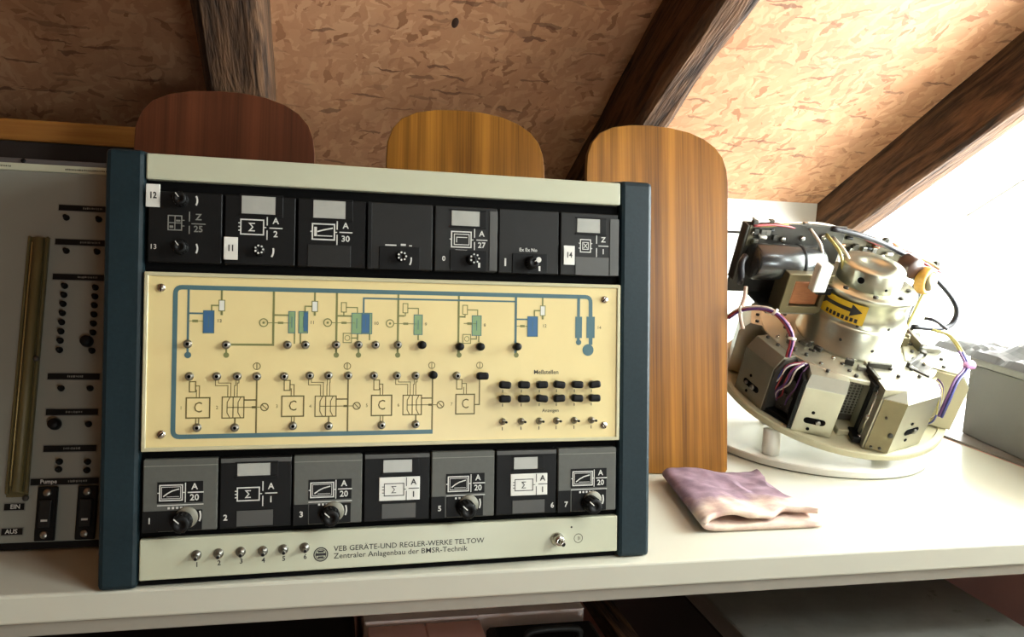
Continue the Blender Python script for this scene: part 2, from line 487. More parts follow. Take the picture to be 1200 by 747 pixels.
m = MB(); m.box(-1.62, 1.52, -1.72, 1.64, -0.80, -0.75)
tag(m.build('floor', FLOORM), kind='structure')
ATTIC = wood('brown_attic_boarding', (88, 62, 40), (134, 98, 66), 'Z', 0.4, 0.7)
m = MB(); m.box(-1.66, -1.62, -1.72, 1.64, -0.8, 2.3)
tag(m.build('wall_left', ATTIC), kind='structure')
wf = empty('wall_front', (0, 0, 0)); tag(wf, kind='structure')
for (xa, xb, za, zb) in ((-1.62, 0.45, -0.8, 2.4), (0.90, 1.52, -0.8, 2.4), (0.45, 0.90, -0.8, -0.23), (0.45, 0.90, 0.12, 2.4)):
    m = MB(); m.box(xa, xb, -1.76, -1.72, za, zb); m.build('boarding', ATTIC, wf)

# gable wall with its two deep window openings
gx0, gx1, gx2 = 1.094, 1.44, 1.165
wr = empty('wall_right', (0, 0, 0)); tag(wr, kind='structure')
def gable(name, ya, yb, za, zb, M_=PLASTER, gx1=gx1):
    # zb None: up to the roof slope
    if zb is None: poly = [(ya, za), (yb, za), (yb, roof_z(yb)), (ya, roof_z(ya))]
    else: poly = [(ya, za), (yb, za), (yb, zb), (ya, zb)]
    m = MB(); m.prism(poly, gx0, gx1, Matrix(((0, 0, 1, 0), (1, 0, 0, 0), (0, 1, 0, 0), (0, 0, 0, 1))))
    return m.build(name, M_, wr)
gable('pier', 1.56, 1.64, -0.8, None)
gable('pier', 0.50, 0.54, -0.8, None)
gable('pier', 0.14, 0.50, -0.8, None, PLASTER, gx2)
gable('parapet', -0.22, 0.14, -0.8, 0.50, PLASTER, gx2)
gable('lintel', -0.22, 0.14, 0.96, None, PLASTER, gx2)
gable('pier', -1.76, -0.22, -0.8, None, PLASTER, gx2)
gable('parapet', 0.54, 1.56, -0.8, 0.0, PINK)
m = MB(); m.box(gx0, gx1, 0.0, 3.6, 0.0005, 0.008); soff = m.build('soffit', PLASTER, wr); soff.matrix_world = ROOF
SILL = mat('grey_brown_sill', (100, 90, 80), 0.5, var=0.08, scale=10)  # darker than the worktop
m = MB(); m.box(1.0935, 1.44, 0.54, 1.56, 0.0, 0.004, 0.0005)
tag(m.build('trim_1', SILL), kind='structure')

def window(name, ya, yb, za, mull, top=None, b=0.035, gx=1.13):
    w = empty(name, (gx, 0, 0)); tag(w, kind='structure')
    T = Matrix(((0, 0, 1, 0), (1, 0, 0, 0), (0, 1, 0, 0), (0, 0, 0, 1)))
    zt = lambda y: (roof_z(y)-0.012 if top is None else top)
    m = MB()
    m.prism([(ya, za), (yb, za), (yb, za+b), (ya, za+b)], 0, 0.03, T)
    m.prism([(ya, za), (ya+b, za), (ya+b, zt(ya+b)-b), (ya, zt(ya)-b)], 0, 0.03, T)
    m.prism([(yb-b, za), (yb, za), (yb, zt(yb)-b), (yb-b, zt(yb-b)-b)], 0, 0.03, T)
    m.prism([(ya, zt(ya)-b), (yb, zt(yb)-b), (yb, zt(yb)), (ya, zt(ya))], 0, 0.03, T)
    for y in mull:
        m.prism([(y-0.02, za), (y+0.02, za), (y+0.02, zt(y+0.02)), (y-0.02, zt(y-0.02))], 0, 0.03, T)
    m.build('window_frame', PORCH, w)
    ys = [ya]+mull+[yb]
    for p, q in zip(ys[:-1], ys[1:]):
        m = MB(); m.prism([(p, za), (q, za), (q, zt(q)), (p, zt(p))], 0.013, 0.017, T)
        m.build('pane', GLASS, w)
window('window_1', 0.54, 1.56, 0.004, [], None, 0.014, 1.41)
w2 = empty('window_2', (0, 0, 0)); w2.matrix_world = ROOF; tag(w2, kind='structure')
m = MB()
for x in (SX0, SX1-0.03): m.box(x, x+0.03, SY0, SY1, -0.05, -0.002)
for y in (SY0, SY1-0.03): m.box(SX0+0.03, SX1-0.03, y, y+0.03, -0.05, -0.002)
m.build('window_frame', PORCH, w2)
m = MB(); m.box(SX0+0.03, SX1-0.03, SY0+0.03, SY1-0.03, -0.034, -0.030); m.build('pane', GLASS, w2)
window('window_4', -0.22, 0.14, 0.50, [], 0.96, 0.02)
w3 = empty('added_fill_window', (0, -1.75, 0)); tag(w3, kind='structure')  # unseen window added behind the camera for front fill light
m = MB()
for x in (0.45, 0.87): m.box(x, x+0.03, 0, 0.03, -0.23, 0.12)
for z in (-0.23, 0.09): m.box(0.48, 0.87, 0, 0.03, z, z+0.03)
m.build('window_frame', PORCH, w3)
m = MB(); m.box(0.48, 0.87, 0.013, 0.017, -0.20, 0.09); m.build('pane', GLASS, w3)

# ================================================================== workbench shelf
bench = empty('workbench', (0, 0.7586, 0))
tag(bench, 'long cream laminate workbench carrying all the equipment', 'workbench')
m = MB(); m.box(-1.60, 1.0925, 0.0, WB-0.7586-0.002, -0.0275, 0.0, 0.0025, 2); m.build('worktop', LAMINATE, bench)
m = MB(); m.box(-1.60, 1.0925, 0.004, 0.03, -0.0415, -0.0276, 0.001); m.build('front_rail', LAM_RAIL, bench)
for x in (-1.55, 1.02):
    m = MB(); m.box(x-0.02, x+0.02, 0.70, 0.74, -0.75, -0.0276, 0.002); m.build('leg', LAM_RAIL, bench)

# ================================================================== leaning plywood boards
def board(cx_top, cx_bot, M_, label, lean=12.4, ybot=1.04):
    prof = [(-0.107, 0), (0.107, 0), (0.111, 0.006), (0.1115, 0.40), (0.1115, 0.432), (0.109, 0.452), (0.1025, 0.470), (0.090, 0.4845), (0.072, 0.4955), (0.048, 0.5035),
            (0.018, 0.5075), (-0.012, 0.508), (-0.045, 0.5055), (-0.072, 0.4995), (-0.092, 0.489), (-0.104, 0.474), (-0.1105, 0.455), (-0.1115, 0.435), (-0.1115, 0.40), (-0.111, 0.006)]
    e = empty('plywood_board', (cx_bot, ybot, 0.0015))
    roll = math.atan2(cx_top-cx_bot, 0.5)
    F = Matrix.Rotation(-R(lean), 4, 'X') @ Matrix.Rotation(roll, 4, 'Y') @ Matrix(((1, 0, 0, 0), (0, 0, 1, 0), (0, 1, 0, 0), (0, 0, 0, 1)))
    m = MB(); m.prism(prof, 0.0, 0.011, F, 0.0008)
    m.build('panel', M_, e)
    m = MB(); m.prism([(p[0]*1.003, p[1]*1.001+0.0003) for p in prof], 0.003, 0.0085, F)
    m.build('edge_ply', PLY_EDGE, e)
    return tag(e, label, 'board', 'leaning plywood boards')
board(-0.123, -0.120, PLY_RED, 'dark reddish round-topped board behind the left end of the rack')
board(0.196, 0.190, PLY, 'brown round-topped plywood board in the middle, showing only its top above the rack')
board(0.483, 0.4705, PLY, 'tall brown round-topped plywood board standing beside the rack right post')

# batten at the left, with a dark sheet below it painting the shade
m = MB(); m.box(-0.83, 0.69, -0.011, 0.011, -0.0145, 0.0145, 0.003, 2)
bt = empty('batten_shade_backdrop', (-0.78, 1.262, 0.0005))
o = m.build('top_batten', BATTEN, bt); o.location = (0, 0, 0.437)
m = MB(); m.box(-0.83, 0.69, -0.004, 0.008, 0.0, 0.4222); m.build('gap_shade_panel', DARKWALL, bt)  # added dark sheet, stands in for the shaded gap behind the instrument
tag(bt, 'low dark partition with an orange pine batten along its top, standing in for the shade behind the grey instrument', 'backdrop')

# ================================================================== 19-inch rack
TAU = 0.1483
RACK = empty('control_rack', (-0.1903, 0.7555, 0.0005), (0, 0, 0.0332))
tag(RACK, 'navy framed process control rack with a yellow flow diagram panel', 'control rack')
k_ = 0.001
RF = Matrix(((k_, 0, 0, 0), (0, k_*math.sin(TAU), -k_*math.cos(TAU), 0), (0, k_*math.cos(TAU), k_*math.sin(TAU), 0), (0, 0, 0, 1)))
RF1 = Matrix(((1, 0, 0, 0), (0, math.sin(TAU), -math.cos(TAU), 0), (0, math.cos(TAU), math.sin(TAU), 0), (0, 0, 0, 1)))
def at(u, v, n=0.0, rot=0.0, s=1.0):
    """matrix that puts a millimetre mesh on the rack face"""
    return Matrix.Translation(RF @ Vector((u, v, n))) @ RF1.to_3x3().to_4x4() @ Matrix.Rotation(rot, 4, 'Z') @ Matrix.Scale(s, 4)
MM = Matrix.Scale(k_, 4)

# case behind (side profile y,z), front face leaning, bottom flat on the bench
def case_prof(n0, depth):
    f0 = RF @ Vector((0, 0, n0)); f1 = RF @ Vector((0, 396, n0))
    return [(f0.y, 0.001), (depth, 0.001), (depth, f1.z), (f1.y, f1.z)]
m = MB(); m.prism(case_prof(-14, 0.24), 0.030, 0.510, Matrix(((0, 0, 1, 0), (1, 0, 0, 0), (0, 1, 0, 0), (0, 0, 0, 1))))
m.build('case', BLACKM, RACK)
for (u0, u1) in ((0.0, 33.5), (503.5, 540.0)):
    m = MB()
    y_of = lambda v, n: (RF @ Vector((0, v, n))).y
    z_of = lambda v, n: (RF @ Vector((0, v, n))).z
    T = Matrix(((0, 0, 1, 0), (1, 0, 0, 0), (0, 1, 0, 0), (0, 0, 0, 1)))
    prof = [(y_of(0, 0), 0.0), (0.25, 0.0), (0.25, z_of(402, 0)), (y_of(402, 0), z_of(402, 0))]
    m.prism(prof, u0*k_, u1*k_, T, 0.0045)
    m.build('side_post', NAVY, RACK)

# rails
m = MB(); m.box(34, 503, 376, 400, -14, -1.0, 1.5, 2)
top_rail = m.build('top_rail', CREAM, RACK, RF)
m = MB(); m.box(34.5, 503, 7.5, 45, -14, -1.0, 1.2, 2)
bot_rail = m.build('bottom_rail', CREAM, RACK, RF)
m = MB(); m.box(34.5, 503, 1.5, 7.4, -14, -8); m.build('plinth', BLACKM, RACK, RF)
m = MB(); m.box(34, 503, 290, 376, -14, -10); m.build('upper_bay', BLACKM, RACK, RF)
m = MB(); m.box(34, 503, 45, 127, -14, -10); m.build('lower_bay', BLACKM, RACK, RF)

# ---- plug-in modules
def Sg(m, x0, y0, x1, y1, kind, w, z):
    """graphic symbol inside a frame: x0,y0 lower left, x1,y1 upper right (mm)"""
    m.frame(x0, x1, y0, y1, w, z)
    W = x1-x0; H = y1-y0
    yc = (y0+y1)/2; xc = (x0+x1)/2
    if kind == 'sum':
        a = 0.42*H/2+0.6
        m.line([(xc+a*0.7, yc+a), (xc-a*0.7, yc+a), (xc+a*0.15, yc), (xc-a*0.7, yc-a), (xc+a*0.7, yc-a)], w*0.9, z)
        for t in (0.25, 0.5, 0.75): m.line([(x0-2.2, y0+t*H), (x0, y0+t*H)], w*0.9, z)
        m.line([(x1, yc), (x1+2.5, yc)], w*0.8, z)
    elif kind == 'curve':
        m.frame(x0+W*.08, x1-W*.08, y0+H*.12, y1-H*.12, w*0.45, z)
        m.line([(x0+W*.16, y0+H*.26), (x0+W*.34, y0+H*.46), (x0+W*.55, y0+H*.62), (x1-W*.14, y0+H*.74)], w, z)
        m.line([(x0+W*.3, y0+H*.24), (x1-W*.14, y0+H*.24)], w*0.4, z)
        m.line([(x0-2, yc), (x0, yc)], w*0.8, z); m.line([(x1, yc), (x1+2.2, yc)], w*0.8, z)
    elif kind == 'ramp':
        m.rect(x0+W*.08, x0+W*.2, y0+H*.2, y1-H*.2, z)
        m.line([(x0+W*.22, yc), (x0+W*.5, yc+H*.12), (x1-W*.08, y1-H*.24)], w, z)
        m.line([(x0+W*.22, y0+H*.24), (x1-W*.1, y0+H*.24)], w*0.7, z)
        m.line([(x0-2, yc), (x0, yc)], w*0.8, z); m.line([(x1, yc), (x1+2.5, yc)], w*0.8, z)
    elif kind == 'step':
        m.frame(x0+W*.14, x1-W*.1, y0+H*.16, y1-H*.16, w*0.7, z)
        m.line([(x0+W*.26, y0+H*.3), (x0+W*.26, y1-H*.36), (x1-W*.2, y1-H*.36)], w*0.7, z)
        m.line([(x0-2, yc), (x0, yc)], w*0.8, z); m.line([(x1, yc), (x1+2.5, yc)], w*0.8, z)
        m.line([(x0+W*.2, y0-3), (x0+W*.8, y0-3)], w*0.7, z)
    elif kind == 'grid':
        m.line([(xc, y0), (xc, y1)], w*0.8, z); m.line([(x0, yc), (x1, yc)], w*0.8, z)
        m.rect(x0+W*.1, x0+W*.38, y0+H*.14, y0+H*.3, z); m.rect(x0+W*.58, x0+W*.9, y0+H*.6, y0+H*.72, z)
        m.line([(x1, yc+H*.2), (x1+2.5, yc+H*.2)], w*0.8, z); m.line([(x1, yc-H*.2), (x1+2.5, yc-H*.2)], w*0.8, z)
    elif kind == 'multi':
        m.frame(x0+W*.22, x1-W*.22, y0+H*.22, y1-H*.22, w*0.7, z)
        m.line([(x0+W*.3, y0+H*.7), (x1-W*.3, y0+H*.3)], w*0.8, z); m.line([(x0+W*.3, y0+H*.3), (x1-W*.3, y0+H*.7)], w*0.8, z)
        for t in (0.3, 0.7):
            m.line([(x0-2, y0+t*H), (x0, y0+t*H)], w*0.8, z); m.line([(x1, y0+t*H), (x1+2, y0+t*H)], w*0.8, z)
def frac(m, xl, yc, xr, yt, yb, a, b, w, z, size):
    """the split cross with a letter above and a number below"""
    g = (yt-yb)*0.1
    m.line([(xl, yc+g), (xl, yt)], w, z); m.line([(xl, yc-g), (xl, yb)], w, z); m.line([(xl+g*0.9, yc), (xr, yc)], w, z)
    xm = (xl+xr)/2+0.8
    m.text(a, size, xm, (yc+yt)/2+0.6, z, bold=0.02); m.text(b, size, xm, (yc+yb)/2-0.2, z, bold=0.02)

def knob_mesh(r, h, pointer=True):
    m = MB()
    m.lathe([(0, 0), (r*1.12, 0), (r*1.12, 1.2), (r, 1.8), (r*0.95, h-1.2), (r*0.86, h), (r*0.4, h), (r*0.36, h-0.8), (0, h-0.8)], 22)
    for i in range(14):
        a = 2*PI*i/14
        m.box(r*0.93, r*1.05, -r*0.07, r*0.07, 2.0, h-1.4, M=Matrix.Rotation(a, 4, 'Z'))
    if pointer:
        m.mi = 1; m.box(r*0.2, r*0.95, -r*0.06, r*0.06, h-0.1, h+0.25)
    return m.mesh('knob', [BLACK, PRINTW], MM)
KN_BIG = knob_mesh(8.2, 15.0); KN_MID = knob_mesh(6.2, 12.0); KN_SM = knob_mesh(4.6, 8.0, False)

def dots(m, x, y, r, z, n=7, s=0.8, gap=(0, 6.283)):
    for i in range(n):
        a = gap[0]+(gap[1]-gap[0])*i/n
        m.disc(x+r*math.cos(a), y+r*math.sin(a), s, z, 8)

def module(box, body, top=False):
    (u0, v0, u1, v1) = box
    m = MB(); m.box(u0, u1, v0, v1, -10, 0, 0.9, 1)
    o = m.build('module', body, RACK, RF)
    if top:
        m = MB(); m.prism([(v1-4.5, 0), (v1-0.6, -4.5), (v1-0.6, -9), (v1-4.5, -9)], u0+0.8, u1-0.8, Matrix(((0, 0, 1, 0), (1, 0, 0, 0), (0, 1, 0, 0), (0, 0, 0, 1))))
    return o
def part(o, name, M_, r, n0, n1, bev=0.35):
    (u0, v0, u1, v1) = r
    m = MB(); m.box(u0, u1, min(v0, v1), max(v0, v1), n0, n1, bev)
    return m.build(name, M_, o, RF)
def window_part(o, r):
    (u0, v0, u1, v1) = r
    v0, v1 = min(v0, v1), max(v0, v1)
    m = MB()
    m.box(u0-2, u1+7, v0-2.2, v0, 0, 1.2, 0.2); m.box(u0-2, u1+7, v1, v1+1.5, 0, 1.2, 0.2); m.box(u1, u1+7, v0, v1, 0, 0.9, 0.2)
    m.build('window_bezel', BLACK, o, RF)
    part(o, 'indicator_window', WINDOWG, (u0, v0, u1, v1), -0.5, 0.8, 0.2)
def tagcard(o, r, t):
    (u0, v0, u1, v1) = r
    c = part(o, 'number_card', WHITEP, r, 0, 1.4, 0.25)
    m = MB(); m.text(t, 8.2, (u0+u1)/2, (v0+v1)/2, 1.6, sx=0.8, bold=0.03)
    m.build('card_number', PRINTB, o, RF)
    return c
def printed(o, fn, M_=None, name='printed_symbol'):
    m = MB(); fn(m); return m.build(name, M_ or PRINTW, o, RF)
def put(mesh, name, o, u, v, n=0.0, rot=0.0):
    return link(name, mesh, o, at(u, v, n, rot))

UP = [(36.5+66.5*i, 299.5, 36.5+66.5*i+64.5, 365.5) for i in range(7)]
LO = [(36.5+66.5*i, 51.5, 36.5+66.5*i+64.8, 118.0) for i in range(7)]

# upper row 1
o = module(UP[0], BLACK)
tagcard(o, (34.6, 350.1, 46.6, 371.2), '12')
def f(m):
    x0, y0, x1, y1 = (53.9, 329.8, 65.5, 343.0)
    Sg(m, x0, y0, x1, y1, 'grid', 1.0, 0.25)
    a = (72.2, 336.2); b = (86.4, 336.8); t = (72.0, 347.3); q = (72.4, 326.6)
    frac(m, a[0], a[1], b[0], t[1], q[1], 'Z', '25', 0.9, 0.25, 8.2)
printed(o, f, PRINTD)
def f(m):
    a = (74.8, 357.8); m.ring(a[0]-5, a[1], 9, 1.5, 0.3, 8, -0.5, 0.5)
    a = (75.6, 313.2); m.ring(a[0]-5, a[1], 9, 1.5, 0.3, 8, -0.5, 0.5)
    a = (40.4, 313.5); m.text('13', 6.5, a[0]+1, a[1], 0.25)
printed(o, f, PRINTW, 'printed_marks')
for a in ((64.5, 358.0), (65.2, 313.6)): put(KN_MID, 'knob', o, a[0], a[1], 0, 2.2)
# upper row 2
o = module(UP[1], BLACK)
window_part(o, (118.0, 348.0, 148.7, 365.0))
tagcard(o, (102.8, 303.9, 115.3, 325.2), '11')
def f(m):
    x0, y0, x1, y1 = (117.6, 328.6, 138.2, 342.5)
    Sg(m, x0, y0, x1, y1, 'sum', 1.2, 0.25)
    a = (141.4, 335.3); b = (155.5, 335.1); t = (141.2, 347.5); q = (141.6, 323.9)
    frac(m, a[0], a[1], b[0], t[1], q[1], 'A', '2', 1.0, 0.25, 8.2)
    c = (135.5, 315.5); m.ring(c[0]+1, c[1]-2, 11, 1.6, 0.3, 8, -0.55, 0.25)
printed(o, f)
c = (134.8, 313.9)
put(KN_SM, 'knob', o, c[0], c[1]-1, 0)
printed(o, lambda m: dots(m, c[0], c[1], 3.6, 8.4, 7, 0.95), PRINTW, 'printed_dial')
# upper row 3
o = module(UP[2], BLACK)
window_part(o, (183.8, 347.1, 214.3, 364.4))
def f(m):
    x0, y0, x1, y1 = (183.3, 326.4, 204.1, 341.4)
    Sg(m, x0, y0, x1, y1, 'ramp', 1.3, 0.25)
    a = (206.6, 334.1); b = (221.3, 333.9); t = (206.4, 345.7); q = (206.8, 321.6)
    frac(m, a[0], a[1], b[0], t[1], q[1], 'A', '30', 1.1, 0.25, 8.2)
printed(o, f)
part(o, 'blank_plate', CHAR, (179.0, 299.9, 219.9, 321.3), 0, 0.8)
# upper row 4
o = module(UP[3], CHAR)
part(o, 'side_strip', BLACK, (UP[3][0], UP[3][1], UP[3][0]+4, UP[3][3]), 0, 0.6, 0.2)
well = part(o, 'dial_well', BLACK, (247.5, 299.6, 287.7, 322.2), 0, 1.0, 0.3)
c = (269.1, 312.2)
put(KN_SM, 'knob', o, c[0], c[1], 1.0)
def f(m):
    dots(m, c[0], c[1], 3.8, 9.4, 7, 1.0)
    m.ring(c[0]-2, c[1]-2, 12, 1.5, 1.2, 8, -0.5, 0.15)
    a = (256.3, 323.5); m.rect(a[0]-3, a[0]+8, a[1]-0.6, a[1]+0.8, 0.3)
    a = (270.6, 324.1); m.rect(a[0]-2, a[0]+3, a[1]-0.8, a[1]+1.2, 0.3); a = (278.3, 323.6); m.rect(a[0]-1.4, a[0]+1.4, a[1]-0.6, a[1]+0.6, 0.3)
printed(o, f, PRINTW, 'printed_dial')
# upper row 5
o = module(UP[4], CHAR)
window_part(o, (319.4, 345.9, 348.4, 361.2))
part(o, 'side_strip', GREYL, (359.0, 301.4, 367.2, 362.1), 0, 0.8, 0.2)
part(o, 'dial_well', BLACK, (318.3, 300.1, 356.0, 321.4), 0, 1.0, 0.3)
c = (343.6, 313.1)
put(KN_SM, 'knob', o, c[0]-4, c[1]-1.5, 1.0)
def f(m):
    x0, y0, x1, y1 = (319.7, 324.3, 339.8, 339.9)
    Sg(m, x0, y0, x1, y1, 'step', 1.2, 0.25)
    a = (343.4, 332.2); b = (356.8, 331.9); t = (343.3, 343.5); q = (343.5, 321.8)
    frac(m, a[0], a[1], b[0], t[1], q[1], 'A', '27', 1.0, 0.25, 8.0)
    a = (312.0, 312.0); m.text('0', 7, a[0], a[1], 0.3, bold=0.02)
    dots(m, c[0]-1.5, c[1]-0.5, 4.2, 9.4, 7, 0.95)
    m.rect(c[0]+3.6, c[0]+5.8, c[1]-9, c[1]-4, 1.3)
printed(o, f)
# upper row 6
o = module(UP[5], CHAR)
part(o, 'dial_well', BLACK, (383.4, 299.5, 420.9, 320.2), 0, 1.0, 0.3)
c = (408.9, 313.6)
put(KN_MID, 'knob', o, c[0]-6, c[1]-3, 1.0, 0.7)
def f(m):
    m.disc(c[0]-1, c[1]-0.5, 2.8, 13.4, 14)
    a = (401.4, 324.0); m.text('Ex Ex No', 5.0, a[0]-1, a[1], 0.3, bold=0.02)
    m.rect(c[0]+2.5, c[0]+4.5, c[1]-11, c[1]-6, 1.3)
    a = (376.0, 310.7); m.rect(a[0]-0.9, a[0]+0.9, a[1]-4, a[1]+4, 0.3)
printed(o, f, PRINTW, 'printed_dial')
# upper row 7
o = module(UP[6], CHAR)
window_part(o, (453.6, 344.8, 479.3, 359.6))
part(o, 'side_strip', GREYL, (490.6, 300.1, 500.7, 360.6), 0, 0.8, 0.2)
part(o, 'blank_plate', GREYL, (452.1, 299.8, 489.4, 319.1), 0, 0.8, 0.2)
tagcard(o, (438.8, 310.2, 450.9, 330.3), '14')
def f(m):
    x0, y0, x1, y1 = (457.6, 324.3, 468.9, 337.4)
    Sg(m, x0, y0, x1, y1, 'multi', 1.0, 0.25)
    a = (475.7, 331.3); b = (489.3, 330.9); t = (475.6, 343.1); q = (475.9, 319.5)
    frac(m, a[0], a[1], b[0], t[1], q[1], 'Z', '1', 0.9, 0.25, 7.6)
printed(o, f)

# lower row, grey plates with knobs
def grey_mod(i, num, sym, fr, frt, numpos, knob, well, kbig=True):
    o = module(LO[i], GREYP)
    u0, v0, u1, v1 = LO[i]
    m = MB(); m.box(u0+0.6, u1-0.6, v1-5.5, v1-0.8, -8, -0.2, 0.8, M=Matrix.Translation((0, v1, 0)) @ Matrix.Rotation(R(0), 4, 'X') @ Matrix.Translation((0, -v1, 0)))
    m.box(u0+0.6, u1-0.6, v1-6.3, v1-5.7, -1, 0.15)
    m.build('top_strip', mat('top_strip_grey', (128, 129, 118), 0.5), o, RF)
    su0, sv0, su1, sv1 = sym
    part(o, 'symbol_plate', BLACK, (su0-2.2, sv0-2.5, frt[2]+1.5, sv1+3.0), 0, 0.4, 0.1)
    part(o, 'dial_well', BLACK, well, -0.2, 0.8, 0.2)
    part(o, 'number_plate', BLACK, (u0, v0, u0+14, well[3] if well[3] > well[1] else well[1]), -0.2, 0.7, 0.2)
    def f(m):
        Sg(m, su0, sv0, su1, sv1, 'curve', 1.1, 0.6)
        m.text('A', 8.0, (frt[0]+frt[2])/2, frt[1]+5.2, 0.6, bold=0.02); m.text('20', 8.0, (frt[0]+frt[2])/2, frt[1]-5.0, 0.6, bold=0.02)
        m.line([(frt[0], frt[1]), (frt[2]+2, frt[1])], 1.1, 0.62)
        m.line([(frt[0]-2.0, frt[1]-9), (frt[0]-2.0, frt[1]+9)], 0.9, 0.62)
        m.line([(su0-2, sv0-4.4), (frt[2]+2, sv0-4.4)], 0.8, 0.62)
        for t in range(5):
            m.rect(su0+7+t*3.6, su0+9+t*3.6, sv0-8, sv0-6, 1.0)
        m.text(num, 7.5, numpos[0], numpos[1], 0.95, bold=0.03)
        m.ring(knob[0]-1, knob[1]+1, 13, 1.5, 1.1, 8, -0.4, 0.35)
    printed(o, f)
    m = MB(); m.lathe([(0, 0), (10.0, 0), (10.0, 0.8), (8.6, 2.2), (0, 2.4)], 26, Matrix.Translation((knob[0], knob[1], 0.8)))
    m.build('dial_disc', KNOBW, o, RF)
    put(KN_BIG, 'knob', o, knob[0]-3.5, knob[1]-3.0, 3.0, 2.4)
    return o
grey_mod(0, '1', (51.1, 80.3, 70.5, 94.3), None, ((75.1, 87.1, 87.0, 86.6)[0], (75.1, 87.1)[1], (87.0, 86.6)[0]), (42.7, 62.0), (74.7, 64.3), (49.4, 52.3, 88.0, 70.8))
grey_mod(2, '3', (185.6, 77.7, 207.0, 91.6), None, ((211.2, 84.9)[0], (211.2, 84.9)[1], (222.6, 84.4)[0]), (177.1, 61.8), (207.5, 63.6), (184.4, 52.5, 223.6, 71.2))
grey_mod(4, '5', (319.5, 78.1, 340.3, 92.7), None, ((344.8, 85.7)[0], (344.8, 85.7)[1], (355.4, 85.3)[0]), (311.0, 61.4), (340.7, 64.3), (318.1, 52.5, 355.6, 73.2))
grey_mod(6, '7', (451.8, 79.0, 473.5, 93.4), None, ((477.4, 86.1)[0], (477.4, 86.1)[1], (488.0, 85.7)[0]), (444.4, 59.8), (473.8, 62.9), (451.1, 52.3, 489.1, 74.0))
# lower row, dark plates
def dark_mod(i, num, numpos, win, low, card=None, sym=None, fr=None):
    o = module(LO[i], BLACK)
    u0, v0, u1, v1 = LO[i]
    part(o, 'top_strip', GREYL, (u0+0.6, v1-5, u1-0.6, v1-0.8), -1, 0.5, 0.2)
    window_part(o, win)
    part(o, 'lower_plate', GREYL, low, 0, 0.9, 0.2)
    z = 0.3; P = PRINTW
    if card:
        part(o, 'white_plate', WHITEP, card, 0, 1.3, 0.25); z = 1.5; P = PRINTB
    def f(m):
        Sg(m, sym[0], sym[1], sym[2], sym[3], 'sum', 1.15 if not card else 0.8, z)
        frac(m, fr[0], fr[1], fr[2], fr[3], fr[4], 'A', '1', 1.0 if not card else 0.8, z, 8.0)
    printed(o, f, P)
    if num: printed(o, lambda m: m.text(num, 7.5, numpos[0], numpos[1], 0.3, bold=0.03), PRINTW, 'module_number')
    return o
def FR(a, b, t, q): return (a[0], a[1], b[0], t[1], q[1])
dark_mod(1, '2', (108.4, 61.9), (118.3, 100.5, 148.1, 112.4), (118.3, 53.4, 151.1, 67.9), None, (118.7, 77.3, 138.4, 89.4), FR((141.6, 83.6), (154.8, 83.1), (141.4, 94.9), (141.8, 71.5)))
dark_mod(3, '', (242.6, 59.5), (254.5, 99.1, 282.9, 111.6), (253.5, 54.0, 286.9, 68.4), (250.7, 71.6, 290.8, 94.5), (255.7, 76.5, 274.8, 88.3), FR((277.4, 83.1), (290.1, 83.5), (277.3, 94.1), (277.6, 71.3)))
dark_mod(5, '6', (429.5, 59.5), (387.6, 98.0, 413.1, 110.4), (386.4, 52.7, 421.0, 66.1), (384.3, 71.1, 423.5, 93.3), (388.8, 76.2, 407.9, 87.7), FR((411.6, 82.3), (423.6, 82.7), (411.5, 92.9), (411.7, 70.9)))

# ---- yellow mimic panel
PU0, PV0, PU1, PV1 = 36.0, 127.0, 501.5, 289.0
m = MB()
m.box(PU0-1.5, PU1+1.5, PV0-1.5, PV0+2.2, -10, 1.6, 0.6); m.box(PU0-1.5, PU1+1.5, PV1-2.2, PV1+1.5, -10, 1.6, 0.6)
m.box(PU0-1.5, PU0+2.2, PV0, PV1, -10, 1.6, 0.6); m.box(PU1-2.2, PU1+1.5, PV0, PV1, -10, 1.6, 0.6)
panel = MB().box(PU0, PU1, PV0, PV1, -10, 0).build('diagram_panel', YELLOW, RACK, RF)
m.build('bezel', BEZEL, panel, RF)

Z1, Z2, Z3, Z4 = 0.12, 0.18, 0.24, 0.30
# thick teal main
def rounded(pts, r, n=5):
    out = []
    P = [Vector(p) for p in pts]
    for i, p in enumerate(P):
        if i in (0, len(P)-1): out.append(p); continue
        a = p+(P[i-1]-p).normalized()*r; b = p+(P[i+1]-p).normalized()*r
        for k in range(n+1):
            t = k/n
            out.append(a*(1-t)**2+p*2*t*(1-t)+b*t*t)
    return out
yt = (211.5, 276.9)[1]; yb = (213.6, 138.5)[1]; xl = (61.3, 203.8)[0]
m = MB()
m.line(rounded([((303.0, 144.2)[0], yb), (xl, yb), (xl, yt), ((469.6, 274.2)[0], yt), ((470.1, 226.4)[0], (470.1, 226.4)[1])], 6), 4.2, Z2)
a = (467.3, 221.0); m.disc(a[0], a[1], 6.2, Z3, 22)
m.line([((456.3, 266.7)[0], yt), ((456.3, 266.7)[0], (456.7, 230.8)[1])], 3.2, Z2)
a = (456.7, 229.0); m.disc(a[0], a[1], 3.0, Z3, 16)
x0, y0, x1, y1 = (453.8, 233.5, 459.3, 256.0); m.rect(x0-1, x1+1, y0, y1, Z2+.02)
x0, y0, x1, y1 = (465.3, 233.6, 474.6, 256.2); m.rect(x0, x1, y0, y1, Z2+.02)
# feed line of number 13
a = (72.7, 224.4); m.line([(a[0], yt), (a[0], (72.9, 215.7)[1])], 2.0, Z1)
q = (72.9, 214.1); m.disc(q[0], q[1], 3.0, Z2, 16)
m.line([(a[0], (72.2, 252.9)[1]), ((87.1, 253.1)[0], (72.2, 252.9)[1])], 1.6, Z1)
